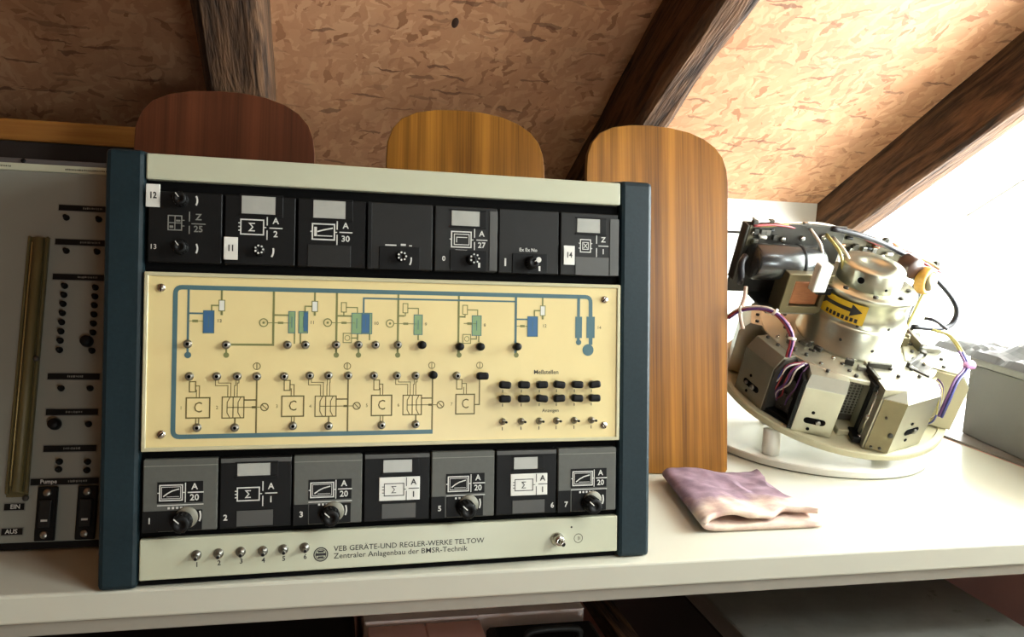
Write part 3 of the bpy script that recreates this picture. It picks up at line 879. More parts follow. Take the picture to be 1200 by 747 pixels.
# return lines
yh = (295.3, 270.4)[1]
m.line([((233.2, 254.0)[0], (233.2, 255.6)[1]), ((233.2, 254.0)[0], yh), ((387.3, 272.4)[0], yh)], 1.7, Z2)
a = (387.9, 225.0); m.line([(a[0], yt), (a[0], (388.0, 215.3)[1])], 2.4, Z1)
m.line([(a[0], (387.6, 252.2)[1]), ((402.2, 252.4)[0], (387.6, 252.2)[1])], 1.6, Z1)
m.build('teal_pipes', TEAL, panel, RF)
# olive feeds, each printed symbol a piece of its own
def ink(name, M_, fn, parent=None):
    q_ = MB(); fn(q_); return q_.build(name, M_, parent or panel, RF)
def ln(pts, w, z): return lambda q_: q_.line(pts, w, z)
a = (148.6, 224.9)
ink('feed_line', GREENP, ln([(a[0], yt), (a[0], (148.6, 224.1)[1]), ((108.7, 223.8)[0], (148.6, 224.1)[1])], 2.0, Z1))
for px in ((207.4, 224.5), (267.0, 225.0), (328.0, 225.4)):
    ink('feed_line', GREENP, ln([(px[0], yt), (px[0], px[1]-9)], 2.0, Z1))
for px in ((106.6, 214.2), (207.6, 214.6), (228.8, 214.7), (267.1, 214.8), (329.0, 215.1), (388.9, 215.3)):
    def f(q_): q_.disc(px[0], px[1], 2.6, Z2, 14); q_.line([(px[0], px[1]), (px[0], px[1]+9)], 1.6, Z1)
    ink('drain_symbol', GREENP, f)
for px in ((101.8, 271.8), (186.6, 273.0), (416.7, 274.8)):
    ink('feed_line', GREENP, ln([(px[0], yt), (px[0], px[1]-18)], 1.7, Z1))
for p, q in (((148.2, 252.5), (162.3, 252.8)), ((207.0, 252.7), (221.7, 252.9)), ((266.6, 253.7), (273.3, 253.8)), ((327.6, 253.8), (334.7, 254.0))):
    ink('feed_line', GREENP, ln([(p[0], p[1]), (q[0], p[1])], 1.6, Z1))
for p in ((168.2, 228.3), (173.7, 228.4), (227.7, 232.2), (239.3, 232.3), (287.2, 232.8), (349.1, 231.6)):
    ink('feed_line', GREENP, ln([(p[0], p[1]-3), (p[0], p[1]+14)], 1.4, Z1))
for p in ((102.0, 260.6), (186.7, 261.4), (416.9, 261.5)):
    def f(q_):
        q_.frame(p[0]-2.6, p[0]+2.6, p[1]-5, p[1]+5, 0.8, Z3); q_.rect(p[0]-1, p[0]+1, p[1]-9, p[1]-5.2, Z3)
        q_.line([(p[0]-2.6, p[1]), (p[0]-9, p[1]), (p[0]-9, p[1]-7)], 1.3, Z3)
    ink('valve_symbol', GREENP, f)
    ink('valve_body', WHITEP, lambda q_: q_.rect(p[0]-2.2, p[0]+2.2, p[1]-4.6, p[1]+4.6, Z2))
for p in ((214.2, 261.1), (274.1, 261.4), (334.6, 260.9)):
    def f(q_):
        q_.frame(p[0]-2.4, p[0]+2.4, p[1]-4.6, p[1]+4.6, 0.8, Z3)
        q_.line([(p[0]+2.4, p[1]), (p[0]+13, p[1]), (p[0]+13, p[1]-6)], 1.0, Z3); q_.line([(p[0], p[1]-4.6), (p[0], p[1]-8)], 1.0, Z3)
    ink('valve_symbol', GREENP, f)
for p in ((217.9, 231.3), (336.7, 231.5)):
    def f(q_):
        q_.frame(p[0]-4, p[0]+4, p[1]-4.5, p[1]+4.5, 0.8, Z3); q_.ring(p[0], p[1], 2.4, 0.6, Z3); q_.line([(p[0]+4, p[1]), (p[0]+10, p[1]), (p[0]+10, p[1]+4)], 1.2, Z2)
    ink('meter_symbol', GREENP, f)
for p in ((139.7, 245.1), (199.0, 246.0), (259.1, 246.0)):
    def f(q_):
        q_.ring(p[0], p[1], 3.7, 1.0, Z3); q_.disc(p[0], p[1], 1.2, Z3, 10); q_.line([(p[0]+3.7, p[1]), (p[0]+26, p[1])], 0.7, Z2); q_.rect(p[0]+13, p[0]+18, p[1]-1.1, p[1]+1.1, Z3)
    ink('motor_symbol', GREENP, f)
for p in ((76.8, 245.8), (337.4, 247.1), (393.1, 245.2)):
    def f(q_):
        q_.line([(p[0]-4, p[1]), (p[0]+9, p[1])], 0.7, Z2); q_.rect(p[0]-0.5, p[0]+4.5, p[1]-1.2, p[1]+1.2, Z3)
    ink('coupling_symbol', GREENP, f)
def vessel(r, M_, z, w):
    x0, y0, x1, y1 = r
    q_ = MB(); q_.rect(x0, x1, y0, y1, z)
    q_.mi = 1; q_.frame(x0, x1, y0, y1, w, z+.06); q_.line([((x0+x1)/2, y0+5), ((x0+x1)/2, y1-5)], w, z+.06)
    q_.build('vessel_symbol', [M_, TEAL], panel, RF)
for r_ in ((162.5, 235.6, 168.5, 256.2), (172.0, 235.7, 180.4, 256.4), (221.9, 235.5, 231.5, 255.6), (231.8, 235.6, 241.4, 255.8), (282.9, 235.3, 291.2, 254.9), (342.0, 235.0, 351.5, 255.1)): vessel(r_, MINT, Z2, 0.7)
for r_ in ((85.9, 234.8, 95.3, 255.6), (176.7, 237.4, 180.4, 255.6), (231.8, 236.4, 239.0, 254.9), (400.6, 234.7, 411.4, 255.2)): vessel(r_, BLUEP, Z3+.05, 0.7)
# brown outline symbols: controllers C and actuators
for bx, num, jack, low in (((72.4, 155.7, 92.9, 174.4), '1', (74.7, 194.3), (82.2, 146.8)), ((157.5, 155.9, 177.7, 175.2), '3', (159.3, 194.1), (167.9, 146.8)),
                           ((242.1, 155.4, 261.8, 175.2), '5', (244.0, 194.7), (252.2, 146.0)), ((326.3, 155.8, 345.4, 175.4), '7', (326.7, 194.4), None)):
    m = MB()
    x0, y0, x1, y1 = bx
    m.frame(x0, x1, y0, y1, 1.2, Z3)
    m.text('C', 14, (x0+x1)/2, (y0+y1)/2, Z3, sx=0.8)
    m.text(num, 4.5, x0-4.5, (y0+y1)/2, Z3)
    xj = jack[0]
    m.frame(xj+0.2, xj+5.6, y1+5.5, y1+15, 0.9, Z3)
    xm = (x0+x1)/2+1
    m.line([(xj+6, y1+11), (xm, y1+11), (xm, y1)], 0.8, Z2); m.line([(xm-2.6, y1+7.5), (xm-2.6, y1)], 0.8, Z2)
    if low:
        for g in (-1.3, 1.3): m.line([(low[0]+g, low[1]), (low[0]+g, y0)], 0.8, Z2)
    m.build('controller_symbol', BROWNP, panel, RF)
for bx, num, j1, j2, j3, low, mot in (((103.8, 155.2, 123.2, 174.9), '2', (98.6, 194.3), (116.8, 194.2), (134.4, 194.1), (115.3, 146.2), (141.8, 165.0)),
                                      ((188.4, 155.4, 208.2, 174.9), '4', (183.0, 194.8), (200.6, 194.8), (219.3, 194.7), (201.4, 146.1), (227.9, 164.7)),
                                      ((273.0, 155.7, 291.4, 175.0), '6', (266.6, 194.6), (285.2, 194.5), (302.3, 195.3), (285.9, 146.2), (310.5, 165.4))):
    m = MB()
    x0, y0, x1, y1 = bx
    W = x1-x0
    m.frame(x0, x1, y0, y1, 1.0, Z3)
    m.text(num, 4.5, x0-4.5, (y0+y1)/2, Z3)
    m.line([(x0+W*.5, y0), (x0+W*.5, y1)], 0.9, Z3)
    for c in (0.28, 0.78):
        m.line([(x0+W*c+1.5, y1), (x0+W*c-1, y1-5), (x0+W*c-1, y0+5), (x0+W*c+1.5, y0)], 0.8, Z3)
    m.line([(x0+W*.22, (y0+y1)/2), (mot[0]-4, (y0+y1)/2)], 0.7, Z3)
    yq = (j1[1]+y1)/2+1
    for jx, t in ((j1[0], 0.3), (j2[0], 0.6)):
        m.line([(jx-1, j1[1]-3), (jx-1, yq), (x0+W*t-1, yq), (x0+W*t-1, y1)], 0.7, Z2)
        m.line([(jx+1.6, j1[1]-3), (jx+1.6, yq+2.4), (x0+W*t+1.6, yq+2.4), (x0+W*t+1.6, y1)], 0.7, Z2)
    m.line([(x1, y1-3), (j3[0], y1-3)], 1.3, Z1)
    m.line([(low[0], low[1]), (low[0], y0)], 1.3, Z1)
    m.rect(x1+7, x1+11, (y0+y1)/2-1, (y0+y1)/2+1, Z3)
    m.build('actuator_symbol', BROWNP, panel, RF)
    m = MB(); m.ring(mot[0], (y0+y1)/2, 3.4, 1.0, Z3); m.line([(mot[0]-2, (y0+y1)/2+2), (mot[0]+2, (y0+y1)/2-2)], 0.8, Z3)
    m.build('motor_symbol', BROWNP, panel, RF)
    ink('return_line', BROWNP, ln([(j3[0], j3[1]), (j3[0], yb)], 1.5, Z1))
for p in ((134.2, 203.8), (218.3, 203.9), (301.3, 204.7), (350.4, 204.8)):
    m = MB(); m.ring(p[0], p[1], 3.2, 0.7, Z3, 14); m.line([(p[0], p[1]-3), (p[0], p[1]+3)], 0.7, Z3)
    m.build('vent_symbol', BROWNP, panel, RF)
a = (350.5, 194.4); q = (345.5, 165.0); ink('return_line', BROWNP, ln([(a[0], a[1]), (a[0], q[1]), (q[0], q[1])], 1.2, Z1))
# lettering
m = MB()
a = (421.4, 197.7); m.text('Meßstellen', 6.2, a[0], a[1], Z3, sx=1.0, bold=0.006)
a = (426.5, 157.8); m.text('Anzeigen', 5.0, a[0], a[1], Z3, sx=1.0, bold=0.004)
for p, t in (((100.0, 246.1), '13'), ((184.6, 245.8), '11'), ((245.7, 245.8), '10'), ((294.8, 245.6), '9'), ((355.2, 245.6), '8'), ((418.9, 245.6), '12'), ((479.5, 244.6), '14')):
    m.text(t, 4.6, p[0], p[1], Z3)
m.build('panel_lettering', PRINTB, panel, RF)

# jacks
m = MB(); m.lathe([(4.0, 0), (4.0, 1.0), (3.1, 1.4), (3.0, 5.0), (2.4, 5.8), (1.5, 5.6)], 16)
m.mi = 1; m.lathe([(1.5, 5.6), (1.5, 2.5), (0, 2.5)], 12)
JACK = m.mesh('jack', [STEEL, BLACKM], MM)
m = MB(); m.lathe([(0, 8.6), (3.0, 8.6), (3.9, 7.6), (4.1, 3.0), (3.4, 1.6), (3.4, 0), (4.2, 0)][::-1], 16)
CAP = m.mesh('capped_jack', [BLACK], MM)
m = MB(); m.lathe([(3.8, 0), (3.8, 2.6), (3.2, 3.4)][:], 14)
m.mi = 1
m.box(-6.2, 6.2, -3.7, 3.7, 6.0, 13.0, 2.4, 3); m.cyl((0, 0, 0), (0, 0, 8), 2.4, 2.4, 12)
PLUG = m.mesh('rocker_plug', [STEEL, BLACK], MM)
rowA = [(72.7, 224.4), (106.4, 223.8), (161.9, 224.2), (178.5, 224.3), (207.4, 224.5), (228.7, 224.7), (245.2, 224.8), (267.0, 225.0)]
rowB = [(74.7, 194.3), (98.6, 194.3), (116.8, 194.2), (134.4, 194.1), (159.3, 194.1), (183.0, 194.8), (200.6, 194.8), (219.3, 194.7), (244.0, 194.7), (266.6, 194.6), (285.2, 194.5), (326.7, 194.4)]
rowC = [(82.2, 146.8), (115.3, 146.2), (167.9, 146.8), (201.4, 146.1), (252.2, 146.0), (285.9, 146.2)]
for p in rowA+rowB+rowC: put(JACK, 'jack', panel, p[0], p[1])
for p in ((290.8, 225.1), (328.9, 223.7), (350.1, 223.8), (388.8, 224.1), (302.3, 195.3)): put(CAP, 'capped_jack', panel, p[0], p[1])
p = (351.4, 194.4); put(PLUG, 'rocker_plug', panel, p[0], p[1])
XS = [(374.9, 180.3)[0], (394.8, 180.2)[0], (414.1, 180.0)[0], (432.8, 179.9)[0], (452.5, 179.8)[0], (471.6, 179.6)[0]]
V1, V2, V3 = (421.5, 185.3)[1], (421.7, 171.1)[1], (421.9, 147.3)[1]
rnd = random.Random(3)
for x in XS:
    for v in (V1, V2): put(PLUG, 'rocker_plug', panel, x, v, 0, rnd.uniform(-0.12, 0.12))
m = MB(); m.lathe([(3.6, 0), (3.6, 1.6), (2.6, 2.4), (2.4, 4.2), (1.2, 4.6)], 14); m.cyl((0, 0, 3), (1.2, 0.4, 11), 0.95, 1.2, 10)
m.mi = 1; m.cyl((1.2, 0.4, 11), (1.4, 0.4, 12.4), 1.3, 1.2, 10)
TOG = m.mesh('toggle_switch', [STEEL, BLACK], MM)
for x in XS: put(TOG, 'toggle_switch', panel, x, V3)
m = MB()
for x in XS:
    m.rect(x-0.4, x+0.4, V3-9, V3-5.5, Z3)
    for v in (V1, V2): m.rect(x-0.4, x+0.4, v-8.5, v-5.5, Z3)
m.build('scale_ticks', PRINTB, panel, RF)
# slotted screws
m = MB(); m.lathe([(3.9, 0), (3.9, 1.0), (3.3, 1.9), (0, 2.2)], 16)
m.mi = 1; m.box(-3.4, 3.4, -0.45, 0.45, 1.5, 2.3)
SCREW = m.mesh('slotted_screw', [CHROME, BLACKM], MM)
for p, r_ in (((49.0, 276.0), 1.5), ((51.4, 141.2), 0.8), ((485.0, 274.5), 0.7), ((485.5, 141.6), 2.2)): put(SCREW, 'slotted_screw', panel, p[0], p[1], 0, r_)

# ---- bottom rail fittings
m = MB(); m.lathe([(4.6, 0), (4.6, 1.8), (3.4, 2.4), (3.2, 4.6), (1.6, 5.2)], 14); m.cyl((0, 0, 4), (0.3, -0.8, 12), 1.3, 2.0, 10)
m.mi = 1; m.disc(0.3, -0.85, 1.5, 12.2, 10)
TOG2 = m.mesh('toggle_switch', [STEEL, BLACK], MM)
for p, t in (((83.5, 27.7), '1'), ((102.9, 28.1), '2'), ((122.6, 28.5), '3'), ((142.5, 28.1), '4'), ((161.1, 28.6), '5'), ((180.8, 29.1), '6')):
    put(TOG2, 'toggle_switch', bot_rail, p[0], p[1]+1, -1)
    m = MB(); m.text(t, 6.4, p[0]+0.6, p[1]-8.2, -0.85, bold=0.02); m.build('switch_number', PRINTB, bot_rail, RF)
a = (208.1, 24.2); b = (359.8, 25.5)
mid = ((208.0, 28.3)[1]+(359.7, 30.7)[1])/2-1.0
m = MB(); m.text('VEB GERÄTE-UND REGLER-WERKE TELTOW', 7.4, a[0], mid-1.6, -0.85, 'LEFT', 1.02, 0.005); m.build('maker_lettering', PRINTB, bot_rail, RF)
m = MB(); m.text('Zentraler Anlagenbau der BMSR-Technik', 7.4, a[0], mid-8.6, -0.85, 'LEFT', 1.07, 0.005); m.build('maker_lettering', PRINTB, bot_rail, RF); m = MB()
c = (196.0, 22.4)
m.ring(c[0], c[1], 6.4, 1.1, -0.85, 26); m.ring(c[0], c[1], 4.9, 0.6, -0.85, 24)
m.rect(c[0]-4.6, c[0]+4.6, c[1]-1.3, c[1]+1.3, -0.85)
m.rect(c[0]-2.8, c[0]+2.8, c[1]+1.9, c[1]+3.8, -0.85); m.rect(c[0]-2.8, c[0]+2.8, c[1]-3.8, c[1]-1.9, -0.85)
m.build('emblem', PRINTB, bot_rail, RF); m = MB()
p = (459.0, 23.5); m.ring(p[0], p[1], 4.6, 0.6, -0.85, 20); m.line([(p[0], p[1]-2), (p[0], p[1]+2)], 0.7, -0.85); m.line([(p[0]+1.6, p[1]-1.5), (p[0]+1.6, p[1]+1.5)], 0.5, -0.85)
m.disc((451.3, 35.5)[0], (451.3, 35.5)[1], 1.1, -0.85, 8)
m.build('key_symbol', PRINTB, bot_rail, RF)
p = (435.5, 23.9)
m = MB(); m.lathe([(7.0, 0), (7.0, 2.4), (5.4, 3.2), (5.4, 9), (4.6, 10.5), (2.4, 10.5)], 18); m.cyl((0, 0, 9), (1.5, -1.5, 17), 2.2, 2.6, 12)
m.mi = 1; m.disc(1.5, -1.6, 2.0, 17.3, 12)
put(m.mesh('key_switch', [CHROME, BLACK], MM), 'key_switch', bot_rail, p[0], p[1], -1)

# ================================================================== grey instrument at the left
LEAN = R(18.5)
INS = empty('instrument_panel', (-0.30, 0.855, 0.0005))
tag(INS, 'grey instrument with a long brass tube gauge and black switches, left of the rack', 'instrument panel')
IF = Matrix(((k_, 0, 0, 0), (0, k_*math.sin(LEAN), -k_*math.cos(LEAN), 0), (0, k_*math.cos(LEAN), k_*math.sin(LEAN), 0), (0, 0, 0, 1)))
IF1 = Matrix(((1, 0, 0, 0), (0, math.sin(LEAN), -math.cos(LEAN), 0), (0, math.cos(LEAN), math.sin(LEAN), 0), (0, 0, 0, 1)))
def iput(mesh, name, o, u, v, n=0.0): return link(name, mesh, o, Matrix.Translation(IF @ Vector((u, v, n))) @ IF1.to_3x3().to_4x4())
IU0, IU1, IVT = -330.0, 96.0, 414.0
f0 = IF @ Vector((0, 4, -3)); f1 = IF @ Vector((0, 412, -3))
m = MB(); m.prism([(f0.y, 0.0), (0.172, 0.0), (0.172, f1.z), (f1.y, f1.z)], IU0*k_, IU1*k_, Matrix(((0, 0, 1, 0), (1, 0, 0, 0), (0, 1, 0, 0), (0, 0, 0, 1))), 0.002)
m.build('case', INSTRD, INS)
m = MB(); m.box(IU0+1, IU1-1, 9, 397, -3, 0, 0.6); face = m.build('face_plate', INSTR, INS, IF)
m = MB(); m.box(IU0+1, IU1-1, 2.5, 9, -4, -1, 0.4); m.build('base_strip', BLACK, INS, IF)
m = MB(); m.box(IU0+1, IU1-1, 397, 405, -3, 1.2, 0.4); hd = m.build('header_strip', CREAM, INS, IF)
def scribble(m, x, y, w, h, z, seed):
    r_ = random.Random(seed)
    t = x
    while t < x+w:
        a = r_.uniform(0.5, 1.4)
        m.rect(t, t+a, y-h/2*r_.uniform(0.6, 1), y+h/2*r_.uniform(0.6, 1), z); t += a+r_.uniform(0.4, 0.9)
m = MB(); scribble(m, IU0+250, 401, 55, 2.2, 1.4, 1); m.build('header_lettering', PRINTB, INS, IF); m = MB(); scribble(m, 28, 400.6, 55, 2.0, 1.4, 2); m.build('header_lettering', PRINTB, INS, IF)
p = (-14.6, 412.1); m = MB(); m.lathe([(0, 1), (2.4, 0.8), (2.6, 0)], 12, Matrix.Translation((p[0], IVT-5, -2))); m.build('hole_plug', BLACK, INS, IF)
# brass tube gauge: a channel and a tube lying in it
t = (6.4, 323.3); b = (11.6, 56.4)
xg = (t[0]+b[0])/2
m = MB()
m.box(xg-10, xg-7.5, b[1], t[1], 0, 6, 0.8); m.box(xg+7.5, xg+10, b[1], t[1], 0, 6, 0.8); m.box(xg-10, xg+10, b[1]-3, t[1], 0, 1.2, 0.4)
gz = m.build('gauge_channel', GAUGE, INS, IF)
m = MB(); m.cyl((xg+1, b[1]+2, 5), (xg+1, t[1]-2, 5), 5.0, 5.0, 18); m.build('gauge_tube', GAUGE, INS, IF)
m = MB(); m.cyl((xg-4, b[1]+8, 10.4), (xg-4, t[1]-8, 10.4), 0.7, 0.7, 8); m.build('gauge_rod', mat('pale_brass', (170, 150, 96), 0.35, 0.5), INS, IF)
for q in ((7.3, 52.3), (10.9, 192.6)):
    m = MB(); m.lathe([(3, 0), (3, 1.4), (2.2, 2.2), (0, 2.4)], 12, Matrix.Translation((xg+8, q[1], 1.0 if q[1] < 80 else 6.0))); m.build('screw', DKGREY, INS, IF)
# black engraved strips
def strip(x0, x1, y, txt, seed, h=6.4):
    m = MB(); m.box(x0-1, x1+1, y-h/2-1, y+h/2+1, 0, 0.5, 0.1); s_ = m.build('strip_rim', PRINTD, INS, IF)
    m = MB(); m.box(x0, x1, y-h/2, y+h/2, 0, 1.0, 0.2); s_ = m.build('engraved_strip', BLACK, INS, IF)
    m = MB()
    if txt:
        for tx, ax, sz in txt: m.text(tx, sz, ax, y, 1.15, bold=0.02)
    else: scribble(m, x0+(x1-x0)*0.38, y, (x1-x0)*0.3, 2.4, 1.15, seed)
    m.build('strip_lettering', PRINTW if txt else PRINTD, s_, IF)
    return s_
XR_ = 88.0
for i, p in enumerate(((24.5, 357.5), (23.9, 319.4), (24.3, 281.1))): strip(p[0], XR_, p[1], None, i+5)
for i, (p, q) in enumerate((((27.4, 175.0), (76.8, 175.2)), ((28.6, 138.1), (77.6, 137.7)), ((29.1, 100.9), (78.5, 100.0)))): strip(p[0], q[0], p[1], None, i+11)
p = (19.9, 67.9); q = (83.0, 67.1); tx = (35.5, 67.5)
s_ = strip(p[0], q[0], p[1], [('Pumpe', tx[0]+1, 5.6)], 3)
m = MB(); scribble(m, tx[0]+19, p[1], 18, 2.6, 1.15, 9); m.build('strip_lettering', PRINTD, s_, IF)
p = (7.2, 44.0); strip(p[0]-9, p[0]+9, p[1], [('EIN', p[0]+1, 6.0)], 1)
p = (7.6, 20.0); strip(p[0]-10, p[0]+9, p[1], [('AUS', p[0]-1, 6.0)], 2)
# small black push switches
m = MB(); m.lathe([(3.3, 0), (3.3, 1.0), (2.4, 1.6), (2.2, 7.0), (1.6, 8.0), (0, 8.0)], 12)
PUSH = m.mesh('push_switch', [BLACK], MM)
m = MB(); m.lathe([(6.2, 0), (6.2, 3.0), (5.4, 9.0), (4.6, 10), (0, 10)], 16)
TURN = m.mesh('turn_knob', [BLACK], MM)
for px in ((32.8, 346.4), (64.8, 346.1), (35.4, 309.5), (65.5, 309.8), (41.1, 162.6), (68.6, 162.6), (69.5, 125.5), (45.0, 87.7), (71.3, 87.2), (44.8, 80.0), (71.1, 78.6)):
    iput(PUSH, 'push_switch', INS, px[0], px[1])
for py in range(8):
    a = (36.5, 271.2); b2 = (36.6, 202.7); c1 = (66.4, 270.3); c2 = (67.6, 202.2)
    tt = py/7
    iput(PUSH, 'push_switch', INS, a[0]+(b2[0]-a[0])*tt, a[1]+(b2[1]-a[1])*tt)
    if py == 6: iput(TURN, 'turn_knob', INS, c1[0]+(c2[0]-c1[0])*tt-5, c1[1]+(c2[1]-c1[1])*tt)
    else: iput(PUSH, 'push_switch', INS, c1[0]+(c2[0]-c1[0])*tt, c1[1]+(c2[1]-c1[1])*tt)
a = (38.2, 125.8); iput(TURN, 'turn_knob', INS, a[0], a[1])
for p in ((37.4, 31.3), (74.2, 31.7)):
    m = MB(); m.box(p[0]-9, p[0]+9, 10, 63, 0, 5, 0.8); sw = m.build('rocker_block', BLACK, INS, IF)
    m = MB(); m.box(p[0]-5.5, p[0]+5.5, 23, 50, 5, 9, 1.0, 2); m.build('rocker', CHAR, sw, IF)
    m = MB(); m.rect(p[0]-3, p[0]+3, 29, 31, 9.2); m.build('rocker_mark', PRINTW, sw, IF)
    for v in (16, 57):
        m = MB(); m.lathe([(4, 0), (4, 1.0), (3, 2.0), (0, 2.2)], 14, Matrix.Translation((p[0], v, 5))); m.build('screw', STEEL, sw, IF)

# ================================================================== folded cleaning cloth
CL = bpy.data.materials.new('purple_cotton'); CL.use_nodes = True
nt = CL.node_tree; N = nt.nodes; L = nt.links; b = N['Principled BSDF']; b.inputs['Roughness'].default_value = 0.9
tc = N.new('ShaderNodeTexCoord'); sx = N.new('ShaderNodeSeparateXYZ'); L.new(tc.outputs['Object'], sx.inputs[0])
nz = N.new('ShaderNodeTexNoise'); nz.inputs['Scale'].default_value = 26; nz.inputs['Detail'].default_value = 5; L.new(tc.outputs['Object'], nz.inputs['Vector'])
ma = N.new('ShaderNodeMath'); ma.operation = 'MULTIPLY_ADD'; ma.inputs[1].default_value = 0.085; L.new(nz.outputs['Fac'], ma.inputs[0]); L.new(sx.outputs['Y'], ma.inputs[2])
mr = N.new('ShaderNodeMapRange'); mr.inputs['From Min'].default_value = 0.085; mr.inputs['From Max'].default_value = 0.112; L.new(ma.outputs[0], mr.inputs['Value'])
n2 = N.new('ShaderNodeTexNoise'); n2.inputs['Scale'].default_value = 45; n2.inputs['Detail'].default_value = 6; L.new(tc.outputs['Object'], n2.inputs['Vector'])
r1 = N.new('ShaderNodeValToRGB'); r1.color_ramp.elements[0].position = 0.35; r1.color_ramp.elements[1].position = 0.7
r1.color_ramp.elements[0].color = lin((112, 88, 100))+(1,); r1.color_ramp.elements[1].color = lin((150, 124, 136))+(1,)
r2 = N.new('ShaderNodeValToRGB'); r2.color_ramp.elements[0].position = 0.3; r2.color_ramp.elements[1].position = 0.65
r2.color_ramp.elements[0].color = lin((184, 152, 142))+(1,); r2.color_ramp.elements[1].color = lin((222, 202, 182))+(1,)
L.new(n2.outputs['Fac'], r1.inputs[0]); L.new(n2.outputs['Fac'], r2.inputs[0])
mx = N.new('ShaderNodeMixRGB'); L.new(mr.outputs[0], mx.inputs[0]); L.new(r2.outputs[0], mx.inputs[1]); L.new(r1.outputs[0], mx.inputs[2]); L.new(mx.outputs[0], b.inputs['Base Color'])
wv = N.new('ShaderNodeTexNoise'); wv.inputs['Scale'].default_value = 700; L.new(tc.outputs['Object'], wv.inputs['Vector'])
bp = N.new('ShaderNodeBump'); bp.inputs['Strength'].default_value = 0.35; bp.inputs['Distance'].default_value = 0.001; L.new(wv.outputs['Fac'], bp.inputs['Height']); L.new(bp.outputs[0], b.inputs['Normal'])
from mathutils import noise as mnoise
cx0, cy0 = 0.435, 0.824
prof = [(0.160, 0.0042), (0.12, 0.0042), (0.07, 0.0042), (0.03, 0.0044), (0.012, 0.006), (0.004, 0.0100), (0.006, 0.0140), (0.014, 0.0172), (0.028, 0.0186), (0.05, 0.0180), (0.075, 0.0165), (0.10, 0.0152), (0.125, 0.0144), (0.145, 0.0142), (0.152, 0.0142)]
prof = [v for v in catmull([Vector((p[0], p[1], 0)) for p in prof], 4)]
NY = 40; LEN = 0.185
m = MB()
T = 0.0036
def cloth_pt(i, j, side):
    p = prof[i]; q0 = prof[max(0, i-1)]; q1 = prof[min(len(prof)-1, i+1)]
    d = (q1-q0).normalized(); n = Vector((-d.y, d.x, 0))      # to the left of travel = inside of fold
    t = j/NY
    topness = i/(len(prof)-1)
    base = p+n*(-T if side else T)*(0.9)
    x, z = base.x, base.y
    x = x*(1-0.10*t)+0.030*t+ (0.010*math.sin(7*t+1)*(topness > 0.8))
    ystart = 0.004+(0.012+0.010*math.sin(x*60)+0.010*mnoise.noise(Vector((x*40, 3.3, 0))))*max(0, min(1, (topness-0.45)*3))
    y = ystart+(LEN-ystart)*t
    if topness > 0.45:
        k2 = min(1, (topness-0.45)*4)
        z += k2*(0.0045*mnoise.noise(Vector((x*22, y*22, 1.7)))+0.0022*mnoise.noise(Vector((x*60, y*45, 5.7)))+0.002*math.sin(t*PI))
        z -= 0.006*t*k2
        y += 0.006*mnoise.noise(Vector((x*30, 9, 0)))*t
    return Vector((x, y, max(z, 0.0006)))
rowsA = [[m.bm.verts.new(cloth_pt(i, j, 0)) for j in range(NY+1)] for i in range(len(prof))]
rowsB = [[m.bm.verts.new(cloth_pt(i, j, 1)) for j in range(NY+1)] for i in range(len(prof))]
fs = []
for rows, fl in ((rowsA, 0), (rowsB, 1)):
    for i in range(len(prof)-1):
        for j in range(NY):
            q = (rows[i][j], rows[i][j+1], rows[i+1][j+1], rows[i+1][j])
            fs.append(m.bm.faces.new(q if fl else q[::-1]))
for i in range(len(prof)-1):
    fs.append(m.bm.faces.new((rowsA[i][0], rowsA[i+1][0], rowsB[i+1][0], rowsB[i][0])))
    fs.append(m.bm.faces.new((rowsA[i][NY], rowsB[i][NY], rowsB[i+1][NY], rowsA[i+1][NY])))
for j in range(NY):
    fs.append(m.bm.faces.new((rowsA[0][j], rowsB[0][j], rowsB[0][j+1], rowsA[0][j+1])))
    fs.append(m.bm.faces.new((rowsA[-1][j], rowsA[-1][j+1], rowsB[-1][j+1], rowsB[-1][j])))
bmesh.ops.recalc_face_normals(m.bm, faces=fs)
m._tag(fs, True)
cl = m.build('cleaning_cloth', CL); cl.location = (cx0, cy0, 0.0006)
tag(cl, 'folded purple and pinkish cotton cloth lying on the bench', 'cloth')

# ================================================================== display stand
DX, DY, DR = 0.7995, 1.160, 0.1695
TILT = R(21.56)
FC = Vector((0.822, 1.169, 0.092))
def flange_z(y): return FC.z+math.tan(TILT)*(y-FC.y)
st = empty('display_stand', (DX, DY, 0.0))
tag(st, 'white round stand with short posts under the tilted drum unit', 'stand')
m = MB(); m.lathe([(0, 0.0), (DR-0.004, 0.0), (DR-0.004, 0.0016)], 72); m.build('gap_shade_disc', BLACKM, st)  # black disc painting the shadow line in the gap under the base
m = MB(); m.lathe([(0, 0.0016), (DR-0.001, 0.0016), (DR, 0.003), (DR, 0.011), (DR-0.0015, 0.0125), (0, 0.0125)], 96, smooth=False); m.build('base_disc', STANDW, st)
px = (0.6778, 1.0789, 0.0125)
for (x, y, r_) in ((px[0], px[1]+0.008, 0.0135), (DX+0.075, DY-0.072, 0.0135), (DX-0.02, DY+0.11, 0.0135)):
    m = MB(); m.cyl((x-DX, y-DY, 0.0125), (x-DX, y-DY, flange_z(y)-0.0065), r_, r_, 24); m.build('post', STANDW, st)

